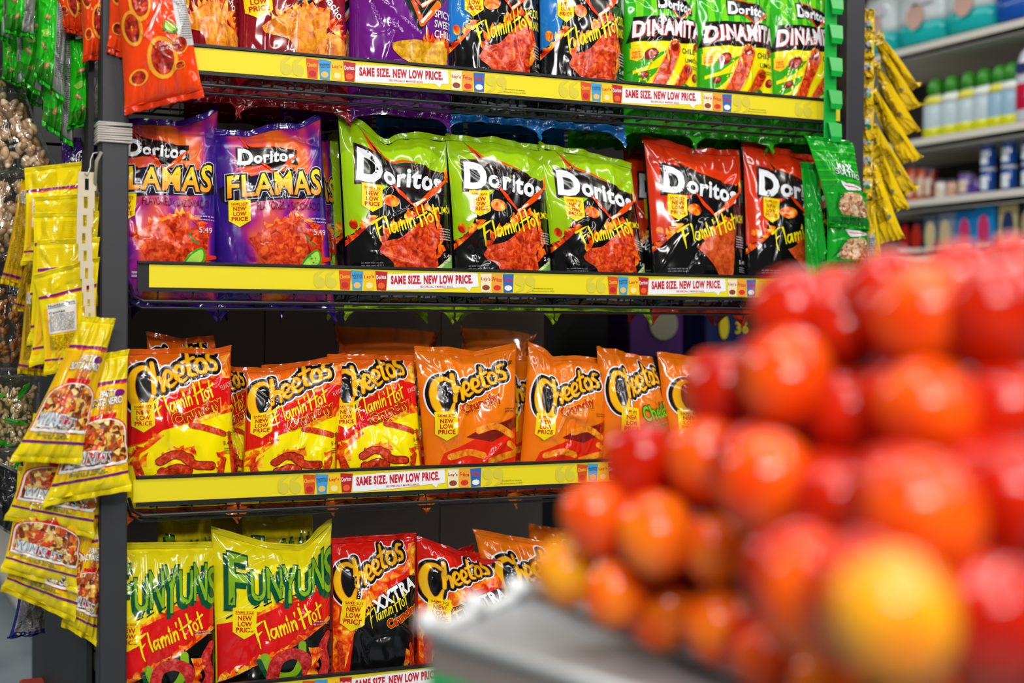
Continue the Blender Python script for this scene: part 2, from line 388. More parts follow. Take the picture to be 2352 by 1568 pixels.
def add_mesh(name, V, F, NRM, mats, mi, uv, parent, origin):
    me = bpy.data.meshes.new(name); me.from_pydata((V - origin).tolist(), [], F.tolist())
    for m in mats: me.materials.append(m)
    me.polygons.foreach_set('material_index', np.asarray(mi, dtype=np.int32)); me.polygons.foreach_set('use_smooth', np.ones(len(me.polygons), dtype=bool))
    ul = me.uv_layers.new(name='UVMap'); li = np.zeros(len(me.loops), dtype=np.int32); me.loops.foreach_get('vertex_index', li)
    ul.data.foreach_set('uv', np.asarray(uv, dtype=np.float32)[li].ravel())
    if NRM is not None: me.normals_split_custom_set_from_vertices(NRM.tolist())
    me.update(); return new_obj(name, me, parent)

def grid(nx, ny, y0=0., y1=1.):
    x, y = np.meshgrid(np.linspace(0, 1, nx + 1), np.linspace(y0, y1, ny + 1)); F = []
    i = np.arange(ny)[:, None] * (nx + 1) + np.arange(nx)[None]; i = i.ravel()
    F = np.stack([i, i + 1, i + nx + 2, i + nx + 1], 1); return x.ravel(), y.ravel(), F

SEALS = {}
def make_bag(name, label, cat, shape, art, base, group=None, seal='#888', lay=.00022, detail=1., sealh=.055, back=None, botseal=True, clearbody=False, horn=.25):
    B = shape; origin = (B.c[0] + B.c[1]) / 2
    root = empty(name, origin, label, cat, group)
    nx, ny = int(60 * detail), int(84 * detail)
    x, y, F = grid(nx, ny)
    V, n = B.pos(x, y)
    x2, y2, F2 = grid(14, 20); V2, n2 = B.pos(x2, y2, 0, -1); F2 = F2[:, ::-1] + len(V)
    mats = [base, back or base]; mi = [0] * len(F) + [1] * len(F2)
    VV = np.concatenate([V, V2]); NN = np.concatenate([n, n2]); UV = np.stack([np.concatenate([x, x2]), np.concatenate([y, y2])], 1)
    FF = [list(f) for f in F] + [list(f) for f in F2]
    parts = art or {}
    if 'bag_body' in parts:
        U, LY, TF, TMI, tm = parts['bag_body']; H = art_H(parts)
        px, py = U[:, 0] / 100, U[:, 1] / H
        P, nn = B.pos(px, py, .0005 + LY * lay); b = len(VV)
        VV = np.concatenate([VV, P]); NN = np.concatenate([NN, nn]); UV = np.concatenate([UV, np.stack([px, py], 1)])
        FF += (TF + b).tolist(); mi += (TMI + 2).tolist(); mats = mats + tm
    me = bpy.data.meshes.new('bag_body'); me.from_pydata((VV - origin).tolist(), [], FF)
    for m in mats: me.materials.append(m)
    me.polygons.foreach_set('material_index', np.asarray(mi, dtype=np.int32)); me.polygons.foreach_set('use_smooth', np.ones(len(me.polygons), dtype=bool))
    ul = me.uv_layers.new(name='UVMap'); li = np.zeros(len(me.loops), dtype=np.int32); me.loops.foreach_get('vertex_index', li)
    ul.data.foreach_set('uv', UV[li].astype(np.float32).ravel()); me.normals_split_custom_set_from_vertices(NN.tolist()); me.update()
    new_obj('clear_film' if clearbody else 'bag_body', me, root)
    for pn, pv in parts.items():
        if pn in ('bag_body', '_H'): continue
        U, LY, TF, TMI, tm = pv
        H = art_H(parts); px, py = U[:, 0] / 100, U[:, 1] / H
        P, nn = B.pos(px, py, .0005 + LY * lay)
        add_mesh(pn.split('#')[0], P, TF, nn, tm, TMI, np.stack([px, py], 1), root, origin)
    for (nm, yy, sg) in (('top_seal', 1., 1), ('bottom_seal', 0., -1)):
        if nm == 'bottom_seal' and not botseal: continue
        k = 40; xs = np.linspace(0, 1, k + 1); rows = [0, .18, .36, .54, .72, .9, 1.]; h = sealh * B.H
        base_p = B.raw(xs, np.full(k + 1, yy)); V = []
        for j, r in enumerate(rows):
            off = .0012 * (1 if j % 2 else -1); V.append(base_p + B.ez[None] * (sg * h * r * (1 + (0 if sg > 0 else horn) * np.abs(2 * xs - 1) ** 8))[:, None] + B.n[None] * (off + .0016 * np.cos(xs * 13 + B.ph[4]) + .0009 * np.cos(xs * 29 + B.ph[5]))[:, None] * (1 + 3 * r) )
        V = np.concatenate(V); V = np.concatenate([V, V - B.n[None] * .0012]); F = []; m_ = (k + 1) * len(rows)
        for j in range(len(rows) - 1):
            for i in range(k):
                a = j * (k + 1) + i; q = [a, a + 1, a + k + 2, a + k + 1]
                if sg < 0: q = q[::-1]
                F.append(q); F.append([m_ + t for t in q[::-1]])
        F += [[(len(rows) - 1) * (k + 1) + i, (len(rows) - 1) * (k + 1) + i + 1, m_ + (len(rows) - 1) * (k + 1) + i + 1, m_ + (len(rows) - 1) * (k + 1) + i] for i in range(k)]
        me = mesh(nm, V - origin, F, [seal if not isinstance(seal, str) else film(seal)], None, True); new_obj(nm, me, root)
    return root
def art_H(parts): return parts['_H']
def finish(A, **k): o = A.bake(**k); o['_H'] = A.H; return o

# ------------------------------------------------------------------ marks shared by the printed bags
YEL = film('#f9e300'); RED = film('#e0181c'); WHITE = film('#f2f2f4'); BLK = film('#0c0c0e', .18); ORG = film('#f2680c'); DKR = film('#b01218')
def flag(A, cx, cy, w=20, rot=0):
    A.xf(cx, cy, w / 20, rot); p = 'price_flag'
    A.poly([(-10, 15), (10, 15), (10, -8), (0, -15), (-10, -8)], film('#f8dc10'), 7, p)
    r = film('#c4160e')
    A.text('SAME SIZE', 0, 11, 15, 2.2, r, 8, p, off=.03); A.rect(-7.5, 8.6, 7.5, 9, r, 8, p)
    A.text('NEW', 0, 5.4, 11.5, 4.2, r, 8, p, off=.035); A.text('LOW', 0, -.2, 11.5, 4.2, r, 8, p, off=.035); A.text('PRICE', 0, -5.8, 14.5, 4.2, r, 8, p, off=.035)
    A.xf()
FH = [([(8, 30), (4, 12), (1, -9)], [3.4, 3.2, 1]), ([(-2, 27), (11, 31), (24, 34)], [3.2, 3.6, 1.6]), ([(5, 14), (15, 18)], [3.2, 1.4]),
      ([(28, 33), (23, 0)], [3, 2.2]), ([(41, 14), (34, 15), (29, 6), (32, 0), (38, 7), (42, 16)], 2.4), ([(41.5, 15), (39.5, 0)], 2.4),
      ([(48, 16), (45, 0)], 2.4), ([(46, 8), (53, 16), (54, 11), (52, 0)], 2.4), ([(53, 8), (60, 16), (61, 11), (59, 0)], 2.4),
      ([(68, 16), (65, 0)], 2.4), ([(70, 29), (68, 21)], [1, 3.6]), ([(74, 16), (71, 0)], 2.4), ([(72, 8), (79, 16), (80.5, 11), (78.5, 0)], 2.4), ([(86, 29), (84, 21)], [2.8, 1]),
      ([(97, 34), (92, -3)], [2.6, 3.2]), ([(112, 36), (107, -2)], [2.6, 3.2]), ([(88, 14), (116, 20)], [1.6, 3.2]),
      ([(123, 15), (117, 13), (115, 6), (119, 0), (124, 4), (124, 12), (121, 16)], 2.4), ([(135, 30), (131, 0)], [2.6, 3.2]), ([(127, 18), (143, 22)], [1.8, 3])]
def script_hot(A, x, y, w, rot, mat=None, layer=9, sy=1.15):
    A.xf(x, y, w / 140, rot, sy * 1.05)
    for P, ww in FH: A.stroke(P, [q_ * 1.35 for q_ in ww] if isinstance(ww, list) else ww * 1.3, mat or film('#f6e40c'), layer, 'lettering#hot')
    A.xf()
def logo_d(A, cx, cy, w, rot=-7, tri=1):
    A.xf(cx, cy, w / 100, rot); p = 'brand_logo'
    if tri:
        A.poly([(-54, 46), (-30, 24), (0, 19), (26, 17), (50, 8), (20, -37), (8, -26), (-18, 6)], BLK, 3, p)
        o = film('#ea4a12'); A.stroke([(-48, 40), (-30, 27), (-4, 22), (16, 19)], [1, 3, 3, 1], o, 4, p); A.stroke([(-48, 40), (-38, 26), (-28, 8)], [1, 3.6, 3.6], o, 4, p)
    A.poly([(-56, 20), (-28, 22), (-20, 15), (54, 14), (57, -14), (-22, -15), (-54, -22)], film('#3c1418'), 4, p); A.poly([(-54.5, 18), (-29, 20), (-21, 13), (52, 12), (55, -12), (-21, -13), (-53, -20)], BLK, 5, p)
    W_ = film('#eef0f6', .2)
    for nm, l, m, g in (('o', 6, BLK, .04), ('c', 7, W_, 0)):
        A.text('D', -39, 0, 23, 30, m, l, p, off=.05, grow=g); A.text('oritos', 13, -1, 72, 21, m, l, p, off=.038, grow=g)
    A.stroke([(-12, -10), (-1, -20), (17, -36)], [2, 5, 2], film('#f0400c'), 8, p); A.stroke([(17, -36), (40, -12), (54, 4)], [3, 8, 2.5], film('#f0500c'), 8, p)
    A.stroke([(17, -34), (30, -23)], [4, 2], film('#ffe0c0'), 9, p)
    A.xf()
CH = [([(34, 56), (27, 62), (15, 58), (7, 42), (6, 22), (12, 7), (22, 7), (30, 20)], [4, 6, 8, 9.5, 10, 9, 8, 3]),
      ([(39, 66), (37, 44), (33, 24)], [5, 6.5, 5]), ([(36, 34), (43, 44), (47, 36), (46, 25)], [3, 5, 5.5, 4.5]),
      ([(52, 36), (60, 40), (62, 47), (57, 51), (52, 46), (51, 36), (57, 29), (65, 33)], [2.5, 3, 4, 4.5, 5, 5.5, 4.5, 2]),
      ([(68, 40), (76, 44), (78, 51), (73, 55), (68, 50), (67, 40), (73, 33), (81, 37)], [2.5, 3, 4, 4.5, 5, 5.5, 4.5, 2]),
      ([(90, 74), (87, 58), (86, 42), (93, 39)], [4, 5.5, 5.5, 3.5]), ([(80, 59), (97, 64)], [3.5, 3.5]),
      ([(103, 60), (97, 53), (99, 43), (107, 42), (111, 50), (108, 59), (101, 60)], 4.6),
      ([(127, 66), (119, 67), (116, 59), (124, 53), (124, 44), (114, 44)], [2.5, 4.5, 5, 5, 4.5, 2.5])]
def logo_c(A, cx, cy, w, rot=0):
    A.xf(cx - .5 * w * math.cos(math.radians(rot)), cy - .5 * w * math.sin(math.radians(rot)) - .26 * w, w / 130, rot); p = 'brand_logo'
    for g, m, l in ((7.4, film('#f4f4f8'), 4), (5.4, BLK, 5), (.9, film('#d87008'), 6), (0, film('#f9bd10'), 7)):
        for P, ww in CH: A.stroke(P, ww, m, l, p, grow=g)
    A.poly([(8, 12), (26, 16), (32, 50), (14, 52)], BLK, 5, p)
    A.xf()
def crunchy(A, cx, cy, w, rot, txt='Crunchy', fill='#d8201a', line='#fbe010', l0=9):
    for g, m, l in ((.07, film(line), l0), (.04, film('#8e0c0c'), l0 + 1), (.0, film(fill), l0 + 2)): A.text(txt, cx, cy, w, w * .3, m, l, 'lettering#' + txt, rot, off=.018, grow=g)
def smalltext(A, x, y, w, n, mat, l=8, h=1.2, gap=2.6, rot=0, seed=1, part='bag_body'):
    rg = random.Random(seed)
    for i in range(n):
        xx = x
        while xx < x + w:
            k = rg.uniform(w * .08, w * .25); A.rect(xx, y - i * gap, min(xx + k, x + w), y - i * gap + h, mat, l, part); xx += k + w * .04

ARTS = {}
def art_hot(top, side, chip, kind):
    A = Art(160); T_ = film(top)
    A.poly([(0, 160), (0, 62), (8, 66), (14, 74), (18, 84), (24, 100), (44, 116), (70, 122), (100, 130), (100, 160)], T_, 1)
    A.spikes([(100, 124), (84, 122), (64, 118)][::-1], 6, 9, FLAME, 2, 3); A.spikes([(0, 56), (8, 64), (17, 74), (24, 82)], 6, 5, FLAME, 2, 4)
    A.ell(7, 74, 3, 5, FLAME, 2, rot=10); A.ell(40, 97, 8, 6, FLAME, 2)
    logo_d(A, 52, 121, 76); flag(A, 23, 98, 17, -3)
    script_hot(A, 26, 61, 64, 19, sy=1.05); A.oy = 11
    if chip == 'pile':
        A.spikes([(84, 34), (86, 56), (83, 76), (72, 82), (52, 68), (36, 58), (29, 44)][::-1], 12, 6, FLAME, 3, 5)
        A.poly([(26, 38), (32, 46), (46, 50), (60, 62), (74, 74), (80, 74), (81, 64), (86, 50), (80, 40), (82, 22), (72, 10), (44, 12), (38, 26), (28, 34)], CHIP, 4, smooth=4)
    else:
        A.spikes([(48, 54), (58, 64), (76, 80)], 6, 6, FLAME, 3, 6); A.poly([(38, 48), (46, 52), (73, 78), (80, 79), (83, 66), (80, 14), (74, 10), (66, 16)], CHIPN if chip == 'tri' else CHIP, 4, smooth=4)
    if kind == 'lime':
        A.poly([(80, 22), (100, 38), (102, 10), (78, 6)], film('#d8f0a0'), 5); A.poly([(83, 21), (100, 34), (102, 8), (81, 8)], film('#7ac83a'), 6)
    A.oy = 0
    if side:
        for i, t in enumerate(side): A.text(t, 92, 92 - i * 11, 15, 8, film('#f6e40c'), 8, off=.01, rot=6)
    smalltext(A, 85, 72 if len(side) < 2 else 62, 13, 5, film('#b8b8c0'), 7, 1, 2.6)
    A.text('5.49', 93, 46, 10, 4, film('#e8e8ea'), 8, off=.0); smalltext(A, 88, 40, 10, 3, film('#9a9aa2'), 7, .8, 2.2)
    smalltext(A, 12, 36, 18, 2, film('#77777e'), 7, 1, 2.4); smalltext(A, 30, 8, 50, 2, film('#b8b8be'), 7, 1.6, 3)
    return finish(A)
def art_flamas():
    A = Art(160)
    logo_d(A, 47, 135, 48, -6); A.oy = 15
    A.poly([(4, 92), (40, 104), (98, 98), (98, 82), (50, 78), (10, 76)], film('#16102a'), 2, smooth=3); A.spikes([(98, 96), (60, 102), (20, 98)][::-1], 16, 5, film('#16102a'), 2, 7)
    for g, m, l in ((.085, film('#e8e8f4'), 6), (.065, BLK, 7), (0, GOLDGR, 8)):
        A.text('FLAMAS', 52, 93, 82, 21, m, l, 'lettering#FLAMAS', rot=1, off=.022, grow=g, shear=.1)
    A.text('FLAVORED • SAZONADO', 62, 72, 58, 7.5, film('#3a1230'), 7, off=-.005)
    flag(A, 19, 66, 17, -3)
    A.spikes([(28, 38), (40, 50), (60, 60), (76, 60), (92, 44)], 12, 6, FLAME, 3, 9)
    A.poly([(24, 42), (34, 46), (68, 62), (74, 58), (72, 40), (66, 4), (46, 6)], CHIP, 4, smooth=4); A.poly([(66, 30), (76, 50), (90, 44), (84, 6), (64, 6)], CHIP, 5, smooth=3)
    A.stroke([(74, 44), (77, 38), (82, 35)], 1.8, film('#2c8a3a'), 7); A.stroke([(80, 34), (84, 26)], [9, 7], film('#d8240c'), 6); A.stroke([(84, 22), (98, 24)], [6, 3], film('#e23a12'), 6)
    A.poly([(68, 18), (74, 26), (84, 32), (88, 26), (86, 18), (78, 12), (70, 12)], film('#3c9a28'), 7, smooth=3); A.poly([(70, 18), (76, 25), (84, 30), (86, 25), (84, 19), (77, 15)], film('#a8dc50'), 8, smooth=3)
    smalltext(A, 78, 60, 18, 2, film('#b8a8d0'), 7, 1, 3); A.text('5.49', 88, 48, 12, 5, film('#e8e0f4'), 8, off=0)
    smalltext(A, 25, 7, 60, 2, film('#c8b8d8'), 7, 1.8, 3)
    return finish(A)
def art_red():
    A = Art(160)
    A.poly([(40, 160), (46, 90), (54, 72), (86, 100), (90, 160)], BLK, 2); logo_d(A, 55, 114, 78)
    flag(A, 15, 84, 22, 6); A.oy = 14
    A.spikes([(28, 50), (44, 62), (66, 66), (84, 52), (94, 40)], 12, 10, FLAME, 3, 11)
    A.poly([(18, 48), (26, 54), (48, 64), (62, 66), (78, 60), (74, 40), (66, 16), (50, 18), (42, 36), (22, 42)], CHIPO, 4, smooth=4); A.poly([(62, 26), (70, 46), (94, 40), (96, 32), (86, 10), (66, 12)], CHIPO, 5, smooth=4)
    A.oy = 0; A.text('nacho', 84, 84, 22, 9, WHITE, 8, off=.01, rot=-50); smalltext(A, 20, 8, 55, 2, film('#d0a8a8'), 7, 1.8, 3)
    return finish(A)
def art_purple():
    A = Art(160)
    A.poly([(34, 160), (44, 100), (62, 66), (90, 96), (96, 160)], film('#0e2420'), 2); A.stroke([(56, 92), (64, 74)], [4, 5], film('#f0500c'), 5); A.stroke([(64, 73), (82, 92)], [5, 7], film('#ff7a20'), 5); A.stroke([(64, 75), (74, 85)], [3, 2], WHITE, 6)
    logo_d(A, 55, 118, 80)
    for i, t in enumerate(('SPICY', 'SWEET', 'CHILI')): A.text(t, 88, 84 - 9 * i, 20, 6.5, WHITE, 8, off=.01)
    A.oy = 10
    A.poly([(34, 44), (36, 38), (50, 30), (78, 20), (90, 26), (92, 44), (74, 48), (50, 48)], noisy('golden tortilla chip print', [(.3, '#b87808'), (.5, '#dca010'), (.7, '#f4c828')], 80, 4, .25, .6), 4, smooth=4)
    A.spikes([(66, 46), (80, 50), (96, 46)], 6, 12, FLAME, 3, 13); smalltext(A, 20, 8, 55, 2, film('#c0a8d0'), 7, 1.8, 3)
    return finish(A)
def art_dina():
    A = Art(170); A.oy = 14; G = film('#2fa814'); LG = film('#74d420'); Y = film('#f4e808')
    for i in range(7): A.poly([(10 + i * 14, 100), (16 + i * 14, 100), (26 + i * 18, 170), (14 + i * 18, 170)], LG, 1)
    A.poly([(4, 84), (98, 88), (98, 20), (84, 8), (20, 8), (6, 30)], Y, 2)
    for k in range(3): A.poly([(0, 60 - k * 18), (44 - k * 6, 70 - k * 18), (20, 52 - k * 18), (0, 46 - k * 18)], G, 3)
    A.poly([(60, 0), (98, 22), (99, 0)], G, 3)
    logo_d(A, 60, 126, 48, -8)
    A.poly([(1, 82), (8, 112), (99, 110), (99, 84), (60, 80)], film('#141210'), 5)
    A.text('DINAMITA', 52, 97, 90, 18, film('#c82020'), 7, off=.04, shear=.15, grow=.01, rot=1); A.text('DINAMITA', 51, 97.5, 90, 18, film('#eceaf0'), 8, off=.04, shear=.15, rot=1)
    for (a, b, w0, w1) in (((26, 12), (54, 74), 13, 17), ((46, 12), (74, 50), 11, 14)):
        A.stroke([a, b], [w0 + 3, w1 + 3], film('#f8b800'), 5); A.stroke([a, b], [w0, w1], CHIP, 6); A.ell(b[0], b[1], w1 * .34, w1 * .26, film('#8e1c06'), 7, rot=30)
    A.poly([(50, 4), (54, 22), (66, 34), (78, 30), (80, 14), (70, 4)], film('#2f8a20'), 6, smooth=3); A.poly([(54, 8), (58, 22), (66, 31), (76, 28), (78, 16), (68, 8)], film('#b4dc60'), 7, smooth=3)
    for (x, y, r) in ((24, 66, 8), (17, 42, 5), (90, 78, 6), (86, 42, 6)): A.ell(x, y, r, r * .8, film('#8e1c1c'), 6, rot=30); A.ell(x + 1, y + 1, r * .5, r * .4, film('#c85a3a'), 7)
    A.text('CHILE', 76, 72, 20, 6, BLK, 8, off=.01); A.text('LIMÓN', 82, 62, 22, 6, BLK, 8, off=.01); smalltext(A, 74, 54, 18, 2, film('#5a7a10'), 7, 1, 2.4)
    A.xf(9, 66, .55); A.poly([(-10, 15), (10, 15), (10, -8), (0, -15), (-10, -8)], film('#ffd020'), 7, 'price_flag'); A.text('NEW', 0, 5, 12, 4, RED, 8, 'price_flag', off=.03); A.text('LOW', 0, 0, 12, 4, RED, 8, 'price_flag', off=.03); A.text('PRICE', 0, -5.4, 14, 4, RED, 8, 'price_flag', off=.03); A.xf()
    return finish(A)
def art_cf():
    A = Art(150); R_ = film('#e01414')
    A.poly([(0, 120), (60, 124), (99, 138), (100, 96), (80, 92), (40, 72), (0, 62)], R_, 1)
    A.poly([(0, 60), (14, 64), (30, 76), (60, 84), (100, 100), (100, 0), (0, 0)], YEL, 2); A.spikes([(0, 52), (14, 60), (28, 72)], 6, 6, FLAME, 3, 3); A.spikes([(60, 84), (80, 92), (98, 96)], 5, 7, FLAME, 3, 4)
    A.spikes([(20, 108), (50, 116), (96, 134)], 10, 7, FLAME, 2, 21); A.poly([(72, 128), (86, 146), (100, 148), (100, 124)], FLAME, 2)
    logo_c(A, 48, 122, 88, 9); flag(A, 14, 89, 19, 0)
    script_hot(A, 27, 89, 58, 20); crunchy(A, 63, 92, 50, 22); A.oy = 6
    A.text('FLAVORED', 94, 112, 16, 5, film('#f4c8c0'), 8, rot=18, off=-.01)
    A.stroke([(56, 74), (70, 71), (88, 65)], [6, 6.5, 6], STICK, 6); A.stroke([(94, 66), (97, 40), (98, 14)], [4, 5, 4], STICK, 6)
    A.spikes([(84, 20), (82, 34), (88, 48)], 4, 6, FLAME, 5, 8); A.stroke([(72, 10), (82, 24), (88, 40)], [7, 8, 5], STICK, 6); A.stroke([(8, 38), (13, 20), (16, 6)], [6, 9, 8], STICK, 5); A.spikes([(4, 42), (16, 40)], 3, 9, FLAME, 4, 5)
    A.stroke([(32, 8), (44, 22), (60, 24)], [7, 8, 6], STICK, 6)
    for P_, w_ in (([(28, 40), (40, 46), (54, 42)], 7), ([(24, 22), (40, 32), (52, 30)], 8), ([(46, 46), (58, 36), (74, 34)], 7), ([(50, 12), (64, 18), (76, 14)], 8), ([(30, 30), (36, 16), (48, 8)], 7)): A.stroke(P_, w_ + 2, film('#8e1a06'), 5); A.stroke(P_, w_, STICK, 6)
    A.spikes([(30, 46), (44, 52), (60, 48)], 6, 6, FLAME, 4, 31)
    A.oy = 0; A.text('5.49', 92, 62, 10, 4, BLK, 8, off=0); smalltext(A, 86, 72, 12, 2, film('#5a5a30'), 7, .8, 2.4); smalltext(A, 88, 56, 8, 3, film('#5a5a30'), 7, .8, 2.2)
    A.rect(20, 2, 90, 9, BLK, 4); A.text('NET WT. 8 1/2 OZ. (240.9 g)', 55, 5.5, 60, 3, WHITE, 8, off=0)
    return finish(A)
def art_co():
    A = Art(150)
    A.poly([(0, 0), (100, 0), (100, 84), (76, 72), (44, 56), (16, 44), (6, 20)], film('#e4260c'), 2)
    A.poly([(38, 60), (60, 70), (99, 80), (99, 70), (66, 54)], film('#7c1a10'), 3)
    for P, ww in (([(52, 66), (70, 70), (90, 60)], 7), ([(64, 34), (78, 38), (98, 42)], 7), ([(8, 18), (30, 26), (44, 16)], 8), ([(54, 8), (74, 20), (94, 20)], 9), ([(86, 52), (98, 44)], 6), ([(22, 40), (40, 44), (56, 40)], 7), ([(20, 6), (50, 8)], 6)): A.stroke(P, ww, PUFF, 5)
    logo_c(A, 52, 108, 84, 10); flag(A, 19, 72, 20, -2); crunchy(A, 56, 94, 42, 20)
    A.text("REAL CHEESE!", 82, 134, 24, 3.6, BLK, 8, rot=14, off=.01)
    smalltext(A, 80, 88, 16, 2, film('#6a3408'), 7, .8, 2.6)
    A.rect(20, 2, 90, 9, RED, 6); A.text('NET WT. 8 1/2 OZ. (240.9 g)', 55, 5.5, 60, 3, WHITE, 8, off=0)
    return finish(A)
def art_cj():
    A = Art(150)
    A.poly([(0, 30), (24, 62), (60, 76), (99, 80), (99, 0), (0, 0)], film('#b85a10'), 2); A.stroke([(40, 58), (60, 66), (84, 74)], 8, film('#4a7a1c'), 4)
    for P, ww in (([(20, 36), (44, 50), (70, 44)], 9), ([(50, 20), (74, 30), (94, 26)], 9)): A.stroke(P, ww, PUFF, 5)
    logo_c(A, 58, 112, 92, 8); flag(A, 32, 72, 24, -4)
    crunchy(A, 80, 88, 56, 12, 'Cheddar', '#58d020', '#1c6a10'); crunchy(A, 86, 78, 42, 12, 'Crunchy', '#d8501a', '#f4d020')
    return finish(A)
def art_xx():
    A = Art(165); FL2 = FLAME
    A.poly([(0, 118), (30, 100), (60, 122), (100, 135), (100, 160), (60, 138), (0, 140)], FL2, 1, smooth=3)
    A.poly([(0, 118), (0, 40), (10, 30), (20, 70), (40, 96), (60, 112), (50, 124)], FL2, 2, smooth=3)
    A.poly([(22, 90), (54, 112), (98, 130), (99, 0), (14, 0), (18, 50)], BLK, 2); A.poly([(80, 128), (90, 160), (100, 162), (100, 126)], FL2, 2)
    logo_c(A, 48, 131, 86, 12); flag(A, 19, 90, 23, -6)
    A.text('XXTRA', 68, 109, 56, 13, WHITE, 9, rot=24, off=.04); script_hot(A, 38, 79, 52, 22); crunchy(A, 78, 84, 40, 24)
    A.spikes([(80, 8), (84, 26), (86, 48)][::-1], 6, 9, FLAME, 3, 6); A.stroke([(88, 54), (92, 36), (94, 16)], [4, 8, 8], STICK, 5); A.stroke([(6, 62), (8, 40), (5, 10)], [4, 7, 7], STICK, 5)
    A.poly([(30, 4), (50, 12), (70, 24), (96, 26), (98, 2)], FLAME, 4, smooth=3); A.stroke([(30, 18), (50, 24), (66, 20)], [7, 9, 6], STICK, 6)
    return finish(A)
def art_fun():
    A = Art(160); A.oy = 20; G = film('#86b41c'); DG = film('#0c5236')
    for i in range(9): A.stroke([(-6 + i * 14, 60 + i * 6), (24 + i * 16, 78 + i * 12)], .5, film('#f8f4b0'), 1)
    A.poly([(0, 10), (0, 60), (24, 66), (60, 82), (100, 98), (100, 62)], film('#dc1618'), 2); A.poly([(0, 10), (60, 40), (100, 66), (100, -20), (0, -20)], BLK, 3)
    A.spikes([(18, 63), (54, 80), (98, 98)], 12, 4, FLAME, 3, 3); A.spikes([(2, 11), (50, 34), (98, 64)], 14, 5, FLAME, 4, 5)
    for i in range(9): A.stroke([(8 + i * 10, 66 + i * 4), (14 + i * 10, 70 + i * 4)], 1.2, film('#1e0a06'), 5)
    A.oy = 5
    for dx, dy, m, l, g in ((-2.6, -3.5, DG, 5, .03), (0, 0, DG, 6, .03), (0, 0, G, 7, 0)):
        for ch, x, w_, y0, y1 in (('F', 18, 15, 94, 140), ('U', 34, 12, 98, 128), ('N', 47, 12, 101, 134), ('Y', 60, 13, 96, 138), ('U', 73, 12, 103, 134), ('N', 86, 12, 106, 140), ('S', 97, 9, 102, 136)):
            A.text(ch, x + dx, (y0 + y1) / 2 + dy, w_, y1 - y0, m, l, 'brand_logo', off=.012, grow=g, shear=.04)
    A.oy = 0; flag(A, 22, 81, 19, -2); script_hot(A, 33, 62, 62, 22); A.oy = 20
    A.stroke([(38, 30), (46, 14), (62, 12), (70, 26), (70, 40)], 7, G, 6); A.stroke([(34, 26), (44, 8), (62, 5), (76, 22)], 5, DG, 5)
    A.stroke([(44, 6), (48, 26), (62, 32), (74, 24), (78, 4)], [11, 11, 10, 11, 12], RING, 7); A.stroke([(96, 48), (90, 34), (94, 18), (88, 4)], [6, 10, 9, 11], RING, 7)
    A.spikes([(80, 10), (84, 22), (80, 36)][::-1], 4, 8, FLAME, 8, 6)
    smalltext(A, 80, 60, 16, 2, film('#b0a0a0'), 8, 1, 2.4)
    return finish(A)
MIX = noisy('mixed nuts and corn snacks', [(.2, '#6a2a10'), (.38, '#b8561a'), (.5, '#d8401a'), (.62, '#e8a83a'), (.8, '#f4d888')], 110, 2, .3, .4, .8, 'cells')
